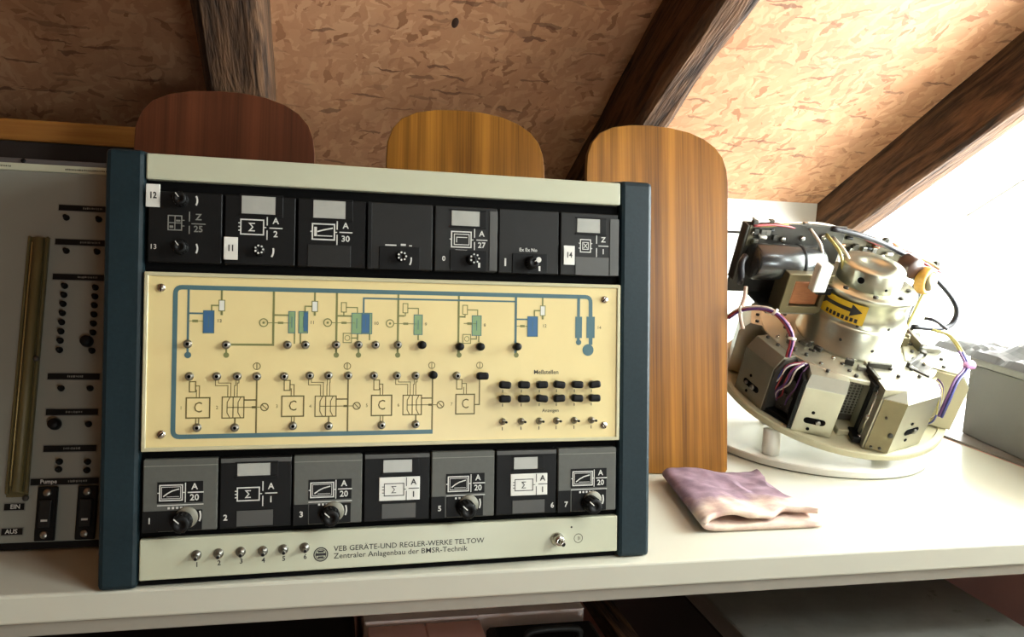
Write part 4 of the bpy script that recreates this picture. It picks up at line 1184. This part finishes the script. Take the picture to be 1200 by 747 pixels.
# ================================================================== magnetic drum unit on the stand
D = empty('drum_unit', FC, (TILT, 0, 0))
tag(D, 'tilted metal drum unit with boxes, wiring and a central cylinder on a white stand', 'machine')
def B(name, mats, mb, parent=D, F=None): return mb.build(name, mats, parent, F)
m = MB(); m.lathe([(0.06, 0.0), (0.181, 0.0), (0.183, 0.002), (0.183, 0.0095), (0.1815, 0.0115), (0.172, 0.0118), (0.171, 0.0095), (0.06, 0.0095)], 96, smooth=False); B('flange', FLANGE, m)
m = MB(); m.lathe([(0.105, 0.0095), (0.105, 0.098), (0.06, 0.098)], 64); B('inner_housing', DKGREY, m)
m = MB(); m.lathe([(0.06, 0.098), (0.136, 0.098), (0.138, 0.100), (0.138, 0.1045), (0.136, 0.106), (0.06, 0.106)], 72, smooth=False); B('deck_plate', ALUF, m)
m = MB()
m.lathe([(0.06, 0.104), (0.082, 0.104), (0.082, 0.110), (0.0775, 0.112), (0.0765, 0.150), (0.0735, 0.153), (0.0715, 0.155), (0.0705, 0.194), (0.074, 0.196), (0.074, 0.2025), (0.0725, 0.204), (0.0, 0.204)], 72, smooth=False)
for f_ in m.bm.faces: f_.smooth = abs(f_.normal.z) < 0.5
B('drum_cylinder', ALU, m)
m = MB(); m.lathe([(0.0475, 0.204), (0.0475, 0.232), (0.0455, 0.2355), (0.018, 0.2365), (0.0165, 0.2345), (0.0, 0.2345)], 56, smooth=False)
for f_ in m.bm.faces: f_.smooth = abs(f_.normal.z) < 0.5
cap = B('drum_cap', ALU, m)
def pol(r, a, z): return Vector((r*math.cos(R(a)), r*math.sin(R(a)), z))
def radial(name, mat_, r, a, z, rad, h, parent=D, seg=12):
    m = MB(); m.cyl(pol(r-h, a, z), pol(r+0.0006, a, z), rad, rad, seg); return B(name, mat_, m, parent)
radial('bore_hole', BLACKM, 0.0475, -141, 0.220, 0.0052, 0.004, cap, 16)
radial('bore_hole', BLACKM, 0.0475, -93, 0.213, 0.0022, 0.004, cap)
for a in (-155, -112, -70, -30, 20, 90, 150):
    m = MB(); m.cyl(pol(0.060, a, 0.204), pol(0.060, a, 0.2072), 0.0042, 0.0042, 6); B('hex_bolt', DKGREY, m)
for a, z in ((-123, 0.158), (-84, 0.160), (-98, 0.125), (-60, 0.150), (-135, 0.132)):
    radial('screw', DKGREY, 0.0775 if z < 0.15 else 0.0715, a, z, 0.0024, 0.003)
# yellow sticker with an arrow, wrapped on the cylinder
def patch(name, mat_, r, poly, parent=D):
    """polygon strip list [(a0,z0,a1,z1 ..)] wrapped on radius r; poly = list of (a0,a1,z0,z1)"""
    m = MB()
    for (a0, a1, z0, z1, za, zb) in poly:
        n = 10
        for i in range(n):
            t0, t1 = i/n, (i+1)/n
            aa, ab = a0+(a1-a0)*t0, a0+(a1-a0)*t1
            l0, h0 = z0+(za-z0)*t0, z1+(zb-z1)*t0
            l1, h1 = z0+(za-z0)*t1, z1+(zb-z1)*t1
            m.quad([pol(r, aa, l0), pol(r, ab, l1), pol(r, ab, h1), pol(r, aa, h0)])
    return B(name, mat_, m, parent)
stk = patch('warning_sticker', STICKER, 0.0722, [(-176, -118, 0.160, 0.192, 0.160, 0.192)])
patch('arrow', PRINTB, 0.0725, [(-172, -134, 0.1775, 0.1835, 0.1775, 0.1835), (-136, -123, 0.1705, 0.1905, 0.1803, 0.1807), (-173, -168, 0.1725, 0.1885, 0.1775, 0.1835)], stk)
patch('sticker_lettering', PRINTB, 0.0725, [(-165+5.2*i, -161.6+5.2*i, 0.1625, 0.1690, 0.1625, 0.1690) for i in range(8)], stk)

# head boxes around the rim
def rimF(a):
    c, s = math.cos(R(a)), math.sin(R(a))
    return Matrix(((-s, c, 0, 0), (c, s, 0, 0), (0, 0, 1, 0), (0, 0, 0, 1)))   # local x tangential, y radial, z up
def head_box(a, w, ro=0.166, h=0.105, side=None, face=ALUF, slot=True, lab=None):
    F = rimF(a)
    m = MB()
    T = Matrix(((0, 0, 1, 0), (1, 0, 0, 0), (0, 1, 0, 0), (0, 0, 0, 1)))
    m.prism([(0.085, 0.0115), (ro, 0.0115), (ro, h-0.018), (ro-0.014, h), (0.085, h)], -w/2, w/2, T, 0.0008)
    o = B('head_box', face, m, D, F)
    if side:
        for sx_, M_ in side:
            m = MB(); x = sx_*w/2
            m.prism([(0.092, 0.013), (ro-0.001, 0.013), (ro-0.001, h-0.02), (ro-0.014, h-0.003), (0.092, h-0.003)], min(x, x+sx_*0.004), max(x, x+sx_*0.004), T); B('side_plate', M_, m, o, F)
    if slot:
        m = MB()
        m.box(-0.013, 0.013, ro, ro+0.0006, 0.0305, 0.0405, 0.0002)
        m.cyl((-0.013, ro-0.001, 0.0355), (-0.013, ro+0.0006, 0.0355), 0.005, 0.005, 14); m.cyl((0.013, ro-0.001, 0.0355), (0.013, ro+0.0006, 0.0355), 0.005, 0.005, 14)
        B('slot', BLACKM, m, o, F)
        m = MB(); m.cyl((0.005, ro, 0.0355), (0.005, ro+0.004, 0.0355), 0.0042, 0.0042, 6); m.cyl((-0.010, ro, 0.0355), (-0.010, ro+0.003, 0.0355), 0.003, 0.003, 6); B('slot_nut', STEEL, m, o, F)
        for (x, z) in ((-0.006, 0.050), (-0.006, 0.022)):
            m = MB(); m.cyl((x, ro-0.002, z), (x, ro+0.0012, z), 0.0024, 0.0024, 10); B('screw', BLACKM, m, o, F)
    m = MB(); m.box(-w/2+0.004, w/2-0.004, ro-0.010, ro-0.0093, h-0.012, h-0.0112)
    for x in (-w*0.36, 0, w*0.36):
        for y in (0.098, 0.142):
            m.cyl((x, y, h-0.001), (x, y, h+0.003), 0.003, 0.003, 8)
    B('top_screws', DKGREY, m, o, F)
    return o
# the two front boxes stand with cranked faces
def slab(a_, b_, z0, z1, t0, t1, mat_, name, par):
    a_, b_ = Vector(a_), Vector(b_); d_ = (b_-a_).normalized(); n_ = Vector((d_.y, -d_.x))
    q = [a_+n_*t0, b_+n_*t0, b_+n_*t1, a_+n_*t1]
    m = MB(); m.prism([(v.x, v.y) for v in q], z0, z1); return B(name, mat_, m, par)
def face_frame(a_, b_):
    return Matrix.Translation(((a_[0]+b_[0])/2, (a_[1]+b_[1])/2, 0)) @ Matrix.Rotation(math.atan2(b_[1]-a_[1], b_[0]-a_[0]), 4, 'Z')
def cranked_box(poly, fa, fb, h, zs):
    """poly in plan, fa-fb the outer face that carries the slot"""
    cx_, cy_ = (fa[0]+fb[0])/2, (fa[1]+fb[1])/2
    m = MB(); m.prism(poly, 0.0115, h-0.016, None, 0.0012)
    inn = [(p[0]*0.93 if (p in (fa, fb)) else p[0], p[1]*0.93 if (p in (fa, fb)) else p[1]) for p in poly]
    lo = [m.bm.verts.new((p[0], p[1], h-0.0165)) for p in poly]; hi = [m.bm.verts.new((p[0], p[1], h)) for p in inn]
    n = len(poly); fs = [m.bm.faces.new(hi)]
    for i in range(n): fs.append(m.bm.faces.new((lo[i], lo[(i+1) % n], hi[(i+1) % n], hi[i])))
    bmesh.ops.recalc_face_normals(m.bm, faces=fs)
    hb = B('head_box', ALUF, m)
    F = face_frame(fa, fb)
    m = MB(); m.box(-0.011, 0.011, -0.0008, 0.001, zs-0.005, zs+0.005)
    for x in (-0.011, 0.011): m.cyl((x, 0.001, zs), (x, -0.0008, zs), 0.005, 0.005, 14)
    B('slot', BLACKM, m, hb, F)
    m = MB(); m.cyl((0.005, 0, zs), (0.005, -0.004, zs), 0.004, 0.004, 6); B('slot_nut', STEEL, m, hb, F)
    for z in (zs+0.0145, zs-0.0145):
        m = MB(); m.cyl((-0.006, 0.001, z), (-0.006, -0.0012, z), 0.0026, 0.0026, 10); B('screw', BLACKM, m, hb, F)
    for k in range(4):
        x = cx_*0.72+(k % 2-0.5)*0.036; y = cy_*0.72+(k//2-0.5)*0.02
        m = MB(); m.cyl((x, y, h-0.001), (x, y, h+0.0035), 0.0028, 0.0028, 8); B('screw', DKGREY, m, hb)
    return hb
fa, fb = (-0.009, -0.179), (0.063, -0.156)
hb = cranked_box([(-0.042, -0.164), fa, fb, (0.046, -0.086), (-0.026, -0.086)], fa, fb, 0.114, 0.0435)
slab((-0.040, -0.165), (-0.010, -0.1786), 0.014, 0.100, 0.0004, 0.003, OLIVE, 'olive_face', hb)
F = face_frame((-0.042, -0.164), (-0.009, -0.179))
for x, z, r_ in ((0.011, 0.045, 0.0038), (-0.004, 0.072, 0.0018), (0.004, 0.020, 0.0022), (-0.008, 0.019, 0.0022)):
    m = MB(); m.cyl((x, -0.002, z), (x, -0.0062, z), r_, r_, 8); B('screw', DKGREY, m, hb, F)
fa, fb = (-0.135, -0.118), (-0.081, -0.140)
hb = cranked_box([fa, fb, (-0.057, -0.082), (-0.106, -0.060)], fa, fb, 0.105, 0.034)
slab((-0.110, -0.066), (-0.135, -0.117), 0.013, 0.098, 0.0004, 0.005, BLACK, 'side_plate', hb)
head_box(-168, 0.066, ro=0.170, h=0.105, side=((1, DKGREY),), face=mat('shade_olive_box', (124, 119, 102), 0.42, 0.5, var=0.08, scale=30))  # face darker than the other boxes, shade put into its colour
head_box(-30, 0.072, ro=0.184, h=0.108, side=((-1, FLANGE),))
head_box(22, 0.072, slot=False); head_box(66, 0.07, slot=False); head_box(112, 0.07, slot=False); head_box(152, 0.07, slot=False)

# perforated screen between the two front boxes
F = rimF(-103)
m = MB(); m.box(-0.036, 0.030, 0.109, 0.113, 0.020, 0.096, 0.0006); scr = B('perforated_screen', DKGREY, m, D, F)
m = MB()
for i in range(11):
    x = -0.033+i*0.0058; m.box(x, x+0.0016, 0.113, 0.1142, 0.032, 0.093)
for i in range(13):
    z = 0.032+i*0.0048; m.box(-0.034, 0.028, 0.113, 0.1140, z, z+0.0013)
g = B('screen_mesh', STEEL, m, scr, F); g['kind'] = 'stuff'
m = MB(); m.box(-0.032, 0.030, 0.108, 0.140, 0.0095, 0.019, 0.001); B('screen_foot', FLANGE, m, D, F)
# clamp frame with rods beside it
F = rimF(-106)
m = MB(); m.box(0.000, 0.006, 0.132, 0.142, 0.014, 0.104, 0.001); m.box(-0.008, 0.006, 0.132, 0.160, 0.012, 0.022, 0.001); m.box(-0.004, 0.010, 0.120, 0.152, 0.098, 0.109, 0.001); cf = B('clamp_frame', BLACK, m, D, F)
for x, y in ((0.004, 0.153),):
    m = MB(); m.cyl((x, y, 0.020), (x, y, 0.104), 0.0022, 0.0022, 10); m.cyl((x, y, 0.052), (x, y, 0.060), 0.0042, 0.0042, 6); m.cyl((x, y, 0.016), (x, y, 0.024), 0.0048, 0.0048, 6); B('clamp_rod', CHROME, m, D, F)
# circuit stack between the left box and the front left box
F = rimF(-149)
for k, (y, M_) in enumerate(((0.122, PCB), (0.138, PCB), (0.150, DKGREY))):
    m = MB(); m.box(-0.030, 0.024, y, y+0.002, 0.016, 0.098-0.012*k, 0.0004)
    for i in range(9):
        x = -0.027+(i % 3)*0.017; z = 0.024+(i//3)*0.024-0.002*k
        m.box(x, x+0.010, y+0.002, y+0.005, z, z+0.006, 0.0005)
    B('circuit_board', M_, m, D, F)
m = MB(); m.box(-0.034, 0.030, 0.118, 0.168, 0.0098, 0.018, 0.001); B('board_tray', BLACK, m, D, F)
# hanging wires on the circuit stack
rnd = random.Random(11)
for i, M_ in enumerate([W_RED, W_PURPLE, W_WHITE, W_RED, W_PURPLE, W_BLUE, W_WHITE, W_PURPLE]):
    x = -0.006+rnd.uniform(-0.012, 0.016)
    m = MB(); m.tube([(0.006+i*0.0012, 0.128, 0.104), (x+0.004, 0.158, 0.096), (x+rnd.uniform(-.004, .004), 0.163, 0.072), (x-0.006+rnd.uniform(-.008, .008), 0.160, 0.048), (x-0.010+rnd.uniform(-.01, .01), 0.152, 0.030)], 0.0013, 6)
    B('hanging_wire', M_, m, D, F)
# red loom arching over the left deck
loom = [(-0.2300, -0.0200, 0.1471), (-0.2192, -0.0300, 0.1659), (-0.1995, -0.0450, 0.1774), (-0.1829, -0.0600, 0.1790), (-0.1681, -0.0750, 0.1680), (-0.1593, -0.0850, 0.1498), (-0.1637, -0.0950, 0.1256)]
for k, M_ in enumerate((W_RED, W_WHITE, W_RED, W_PURPLE)):
    m = MB(); m.tube([(p[0]+0.0022*math.cos(k*1.57), p[1]-0.001+0.0022*math.sin(k*1.57), p[2]+0.0015*math.sin(k*2.1)) for p in loom], 0.0021, 7); B('loom_wire', M_, m)
for i in (1, 3, 5):
    p = Vector(loom[i]); q = Vector(loom[i+1]); d = (q-p).normalized()*0.002
    m = MB(); m.cyl(p-d, p+d, 0.0062, 0.0062, 10); B('cable_tie', W_WHITE, m)
# wiring between the right boxes
F = rimF(-50)
rnd = random.Random(5)
for i, M_ in enumerate([W_YELLOW, W_WHITE, W_YELLOW, W_BLUE, W_PURPLE, W_YELLOW, W_WHITE, W_BLUE, W_YELLOW, W_PURPLE]):
    x = rnd.uniform(-0.014, 0.014)
    m = MB(); m.tube([(x*0.6, 0.120, 0.100), (x, 0.150, 0.088), (x+rnd.uniform(-.006, .006), 0.160, 0.060), (x+rnd.uniform(-.006, .006), 0.162, 0.036), (x*0.5, 0.150, 0.018)], 0.0014, 6); B('hanging_wire', M_, m, D, F)
m = MB(); m.box(-0.020, 0.020, 0.118, 0.142, 0.012, 0.096, 0.001); B('terminal_block', FLANGE, m, D, F)
right = [(0.1070, -0.0500, 0.1475), (0.1237, -0.0650, 0.1474), (0.1317, -0.0900, 0.1350), (0.1228, -0.1200, 0.1263), (0.0943, -0.1400, 0.1150), (0.0785, -0.1550, 0.0919), (0.0789, -0.1550, 0.0611)]
for k, M_ in enumerate((W_YELLOW, W_YELLOW, W_PURPLE, W_BLUE)):
    m = MB(); m.tube([(p[0]+0.003*math.cos(k*1.57), p[1]+0.003*math.sin(k*1.57), p[2]) for p in right[(0 if k < 2 else 2):]], 0.0021, 7); B('loom_wire', M_, m)
p = Vector(right[3]); m = MB(); m.cyl(p+Vector((-0.004, 0, 0)), p+Vector((0.010, 0, 0.004)), 0.006, 0.007, 10); B('cable_tie', mat('magenta_sleeve', (206, 150, 196), 0.5), m)
# loose parts on the deck: brackets, terminal pins
rnd = random.Random(21)
for i in range(34):
    a = rnd.uniform(-205, 25); r_ = rnd.uniform(0.090, 0.132)
    F = rimF(a) 
    m = MB()
    if i % 3 == 0: m.box(-0.006, 0.006, r_-0.004, r_+0.004, 0.106, 0.106+rnd.uniform(0.004, 0.010), 0.0006); nm, M_ = 'terminal_lug', (DKGREY if i % 2 else STEEL)
    else: m.cyl((0, r_, 0.106), (0, r_, 0.106+rnd.uniform(0.003, 0.007)), 0.0032, 0.0030, 8); nm, M_ = 'deck_screw', (DKGREY if i % 2 else CHROME)
    B(nm, M_, m, D, F)
for a, w in ((-58, 0.05), (-10, 0.06), (-98, 0.036)):
    F = rimF(a); m = MB(); m.box(-w/2, w/2, 0.104, 0.109, 0.106, 0.122, 0.0006); m.box(-w/2, w/2, 0.104, 0.128, 0.106, 0.109, 0.0006); m.box(-w/2, -w/2+0.006, 0.104, 0.140, 0.106, 0.116, 0.0006); B('deck_bracket', DKGREY if a != -10 else STEEL, m, D, F)

# electronics chassis behind the drum, upper left
m = MB(); m.box(-0.198, -0.020, 0.062, 0.066, 0.150, 0.268, 0.001); m.box(-0.200, -0.196, 0.048, 0.066, 0.176, 0.268, 0.001); chs = B('chassis_plate', DKGREY, m)
m = MB(); m.box(-0.160, -0.052, -0.004, 0.066, 0.146, 0.150, 0.001); B('chassis_tray', STEEL, m)
m = MB(); m.cyl((-0.185, 0.034, 0.216), (-0.070, 0.034, 0.216), 0.028, 0.028, 28); cp = B('capacitor', CAPAC, m)
m = MB(); m.cyl((-0.112, 0.034, 0.216), (-0.106, 0.034, 0.216), 0.0286, 0.0286, 28); B('capacitor_strap', BLACK, m, cp)
m = MB(); m.cyl((-0.0705, 0.034, 0.216), (-0.066, 0.034, 0.216), 0.012, 0.012, 16); B('capacitor_terminal', CHROME, m, cp)
x0, x1 = -0.142, -0.066
m = MB(); m.box(x0, x1, -0.008, 0.026, 0.150, 0.162, 0.001); m.box(x0, x1, -0.008, 0.026, 0.204, 0.216, 0.001); m.box(x0, x0+0.014, -0.008, 0.026, 0.160, 0.206, 0.001); m.box(x1-0.012, x1, -0.008, 0.026, 0.160, 0.206, 0.001); tf = B('transformer_core', OLIVE, m)
m = MB(); m.box(x0+0.015, x1-0.013, -0.004, 0.024, 0.163, 0.203, 0.003, 2); B('transformer_winding', COPPER, m, tf)
rb = (-0.1038, -0.0350, 0.2216)
m = MB(); m.box(rb[0]-0.011, rb[0]+0.011, -0.035, -0.020, rb[2]-0.022, rb[2]+0.022, 0.0015); B('relay_block', WHITEP, m)
m = MB(); m.box(x1-0.006, rb[0]+0.006, -0.022, 0.020, rb[2]-0.032, rb[2]-0.020, 0.001); B('relay_base', BLACK, m)
for (x, z) in ((-0.180, 0.252), (-0.128, 0.243), (-0.095, 0.246), (-0.06, 0.25)):
    m = MB(); m.cyl((x, 0.062, z), (x, 0.056, z), 0.0045, 0.0045, 8); B('chassis_bolt', CHROME, m, chs)
m = MB(); m.tube([(-0.2, 0.03, 0.226), (-0.209, 0.02, 0.218), (-0.208, 0.012, 0.200), (-0.202, 0.02, 0.186)], 0.005, 8); B('hose_bend', RUBBER, m)
m = MB(); m.tube([(-0.197, 0.01, 0.184), (-0.200, 0.0, 0.172), (-0.206, -0.01, 0.150), (-0.200, -0.02, 0.128)], 0.0032, 7); B('loom_wire', mat('pale_pink_wire', (206, 178, 160), 0.5), m)
# wiring board running round the back of the drum
pts = [(-0.1876, 0.0600, 0.2639), (-0.0895, 0.0750, 0.2567), (0.0169, 0.0900, 0.2421), (0.1102, 0.0950, 0.2181), (0.1994, 0.0850, 0.1884)]
m = MB()
P = catmull([Vector(p) for p in pts], 5)
rows = []
for p in P: rows.append([m.bm.verts.new(p+Vector(d)) for d in ((0, 0, 0.004), (0, 0.004, 0.004), (0, 0.004, -0.034), (0, 0, -0.034))])
fs = []
for a_, b_ in zip(rows[:-1], rows[1:]):
    for k in range(4): fs.append(m.bm.faces.new((a_[k], a_[(k+1) % 4], b_[(k+1) % 4], b_[k])))
fs.append(m.bm.faces.new(rows[0])); fs.append(m.bm.faces.new(rows[-1][::-1]))
bmesh.ops.recalc_face_normals(m.bm, faces=fs)
wbd = B('wiring_board', mat('olive_wiring_board', (92, 86, 66), 0.5, 0.3, var=0.2, scale=60), m)
rnd = random.Random(8)
for i in range(72):
    p = P[int(rnd.uniform(0, len(P)-1))]+Vector((rnd.uniform(-.012, .012), -0.002, rnd.uniform(-0.026, 0.008)))
    m = MB()
    if i % 2: m.cyl(p+Vector((-0.006, -0.002, 0)), p+Vector((0.006, -0.002, rnd.uniform(-.003, .003))), 0.0028, 0.0028, 8)
    else: m.box(p.x-0.004, p.x+0.004, p.y-0.006, p.y+0.001, p.z-0.003, p.z+0.005, 0.0005)
    B('board_component', [PCB, W_WHITE, DKGREY, COPPER, STEEL, BLACK][i % 6], m, wbd)
for k, (M_, dz, dy) in enumerate(((W_WHITE, 0.007, -0.004), (W_WHITE, 0.009, 0.0), (W_YELLOW, 0.005, -0.006), (W_RED, 0.003, -0.008))):
    m = MB(); m.tube([p+Vector((0, dy, dz+0.0025*math.sin(i*0.9+k*2))) for i, p in enumerate(P)], 0.0022, 6, samples=3); B('loom_wire', M_, m)
for (x, y, z, M_) in ((-0.085, 0.03, 0.262, W_WHITE), (-0.055, 0.02, 0.255, W_YELLOW), (-0.04, 0.02, 0.25, W_WHITE)):
    m = MB(); m.tube([(x, 0.06, z), (x+0.004, y, z-0.012), (x+0.010, y-0.012, z-0.034), (x+0.020, y-0.01, z-0.050)], 0.0026, 6); B('loom_wire', M_, m)
# black cable looping out to the right
cab = [(-0.0558, 0.0500, 0.2691), (-0.0093, 0.0480, 0.2621), (0.0529, 0.0460, 0.2455), (0.1189, 0.0420, 0.2170), (0.1745, 0.0350, 0.1822), (0.2063, 0.0250, 0.1502), (0.2041, 0.0180, 0.1248), (0.1760, 0.0120, 0.1178), (0.1190, 0.0050, 0.1239)]
m = MB(); m.tube(cab, 0.0044, 10); B('black_cable', RUBBER, m)
# coil on a bracket at the right of the drum
c = Vector((0.1119, 0.0100, 0.2051)); e = Vector((0.0747, -0.0200, 0.0881))
q = Vector((0.35, -0.85, 0.15)).to_track_quat('Z', 'Y').to_matrix().to_4x4()
m = MB()
for k in range(28):
    pass
m.lathe([(0.0150, -0.008), (0.0205, -0.008), (0.0222, -0.005), (0.0222, 0.005), (0.0205, 0.008), (0.0150, 0.008), (0.0150, -0.008)], 30, Matrix.Translation(c) @ q); cw = B('coil', COIL, m)
m = MB(); m.lathe([(0, -0.010), (0.0145, -0.010), (0.0145, 0.010), (0, 0.010)], 24, Matrix.Translation(c) @ q); B('coil_core', OLIVE, m, cw)
d = (e-c)
m = MB(); m.tube([c+Vector((0.002, 0.012, -0.012)), c+d*0.5+Vector((0, 0.01, 0)), e], 0.0085, 4, False, 1); B('coil_bracket', DKGREY, m)
m = MB(); m.tube([c+Vector((0.012, 0.006, -0.008)), c+d*0.5+Vector((0.010, 0.004, 0)), e+Vector((0.008, 0, 0.01))], 0.0028, 6, True, 3); B('bracket_strut', W_YELLOW, m)
m = MB(); m.box(e.x-0.014, e.x+0.014, e.y-0.012, e.y+0.012, 0.105, 0.124, 0.001); m.cyl((e.x-0.01, e.y-0.01, 0.12), (e.x-0.01, e.y-0.01, 0.132), 0.005, 0.005, 8); m.cyl((e.x+0.01, e.y-0.008, 0.12), (e.x+0.01, e.y-0.008, 0.128), 0.004, 0.004, 8); B('bracket_foot', OLIVE, m)
c2 = c+Vector((-0.030, 0.012, 0.018))
m = MB(); m.cyl(c2+Vector((0, 0.014, 0)), c2+Vector((0.004, -0.012, 0)), 0.017, 0.017, 20); B('relay_can', mat('dark_bakelite', (62, 40, 30), 0.4), m)
m = MB(); m.tube([(0.1283, 0.0000, 0.1428), (0.1414, -0.0100, 0.1440), (0.1658, -0.0150, 0.1315)], 0.003, 7); B('loom_wire', RUBBER, m)

# ================================================================== grey box on the window sill with a plastic sheet
c1 = Vector((1.1444, 1.2177, 0.0045)); c2 = Vector((1.1085, 1.0457, 0.0045))
ang = math.atan2(c1.x-c2.x, c1.y-c2.y)
bx = empty('sill_box', (c1.x, c1.y, 0.0045), (0, 0, -ang))
tag(bx, 'dark grey box standing on the window sill behind the drum unit', 'box')
m = MB(); m.box(0.0, 0.185, -0.42, 0.0, 0.0, 0.128, 0.0015); m.build('body', BOXG, bx)
m = MB(); m.box(-0.0015, 0.1865, -0.4215, 0.0015, 0.128, 0.140, 0.001); m.build('lid', mat('grey_box_lid', (126, 122, 114), 0.55), bx)
sh = MB(); nx, ny = 22, 46
vv = []
for j in range(ny+1):
    row = []
    for i in range(nx+1):
        s_ = i/nx; t = j/ny
        x = -0.02+0.21*s_; y = -0.43+0.52*t
        z = 0.006+0.052*math.exp(-((s_-0.35-0.18*math.sin(t*5))**2)/0.05)*(0.55+0.45*math.sin(t*4+0.8))
        z += 0.010*abs(math.sin(t*15+s_*6))+0.008*mnoise.noise(Vector((x*25, y*20, 0.4)))
        if s_ < 0.1: z = min(z, 0.004+s_*0.25)
        z = max(z, 0.0025)
        row.append(sh.bm.verts.new((x, y, z)))
    vv.append(row)
fs = [sh.bm.faces.new((vv[j][i], vv[j][i+1], vv[j+1][i+1], vv[j+1][i])) for j in range(ny) for i in range(nx)]
r_ = bmesh.ops.solidify(sh.bm, geom=fs, thickness=0.002)
sheet = sh.build('plastic_sheet', TARP)
sheet.location = (c1.x, c1.y, 0.0045+0.1405); sheet.rotation_euler = (0, 0, -ang)
tag(sheet, 'crumpled grey plastic sheet lying on the box by the window', 'plastic sheet')

# ================================================================== things stored under the bench
ch = empty('storage_chest', (0.706, 0.99, -0.75))
tag(ch, 'large dark grey chest with a worn flat lid under the bench', 'chest')
m = MB(); m.box(-0.191, 0.191, -0.28, 0.30, 0.0, 0.58, 0.004); m.build('body', CASEB, ch)
m = MB(); m.box(-0.194, 0.194, -0.285, 0.305, 0.581, 0.610, 0.004, 2); m.build('lid', CHEST, ch)
bc = empty('equipment_case', (0.275, 0.81, -0.75))
tag(bc, 'black equipment case with a handle under the middle of the bench', 'case')
m = MB(); m.box(-0.068, 0.068, -0.11, 0.113, 0.0, 0.602, 0.004); m.build('body', CASEB, bc)
m = MB(); m.box(-0.060, 0.060, -0.10, 0.10, 0.602, 0.608, 0.002); m.build('lid', BLACK, bc)
m = MB(); m.tube([(-0.03, 0.06, 0.607), (-0.024, 0.06, 0.620), (0.030, 0.06, 0.620), (0.036, 0.06, 0.607)], 0.004, 8); m.build('handle', CHAR, bc)
PINKC = mat('lit_pink_placeholder', (244, 192, 178), 0.7, var=0.05, scale=12)
PALEC = mat('brightest_pink_placeholder', (248, 234, 228), 0.7, var=0.05, scale=12)  # paler copy of the pink, painting the stronger light there
def placeholder(x0, x1, y0, y1, zt, M_, label):  # added boxes, set forward to show pink where the lit wall would be
    e = empty('placeholder', ((x0+x1)/2, (y0+y1)/2, -0.75))
    w, d, h = (x1-x0)/2, (y1-y0)/2, zt+0.75
    m = MB(); m.box(-w, w, -d, d, 0, h-0.002, 0.002); m.build('body', M_, e)
    for k in (-1, 1):
        m = MB(); m.box(min(k*w, k*0.001), max(k*w, k*0.001), -d, d, h-0.0018, h, 0.0005); m.build('flap', M_, e)
    return tag(e, label, 'placeholder', 'wall placeholders under the bench')
placeholder(0.064, 0.200, 0.70, 0.930, -0.143, PINKC, 'pink carton standing in for the lit pink wall, left of the black equipment case')
placeholder(0.060, 0.338, 0.936, 1.20, -0.140, PALEC, 'pale pink carton standing in for the brightest lit wall behind the black equipment case')
m = MB(); m.box(-0.014, 0.014, -0.30, 0.30, -0.012, 0.012, 0.002)
m.box(-0.014, 0.014, -0.29, -0.26, -0.59, -0.010); m.box(-0.014, 0.014, 0.26, 0.29, -0.59, -0.010)
pl = m.build('wooden_trestle', RAFTER); pl.location = (0.374, 1.01, -0.158)
tag(pl, 'narrow brown wooden trestle between the black case and the grey chest', 'trestle')
bc2 = empty('dark_crate', (-0.17, 0.93, -0.75))
tag(bc2, 'dark crate under the left part of the bench', 'crate')
m = MB(); m.box(-0.21, 0.215, -0.20, 0.2, 0.0, 0.58, 0.004); m.build('body', CASEB, bc2)
m = MB(); m.box(-0.215, 0.22, -0.205, 0.205, 0.58, 0.592, 0.003); m.build('lid', CHAR, bc2)
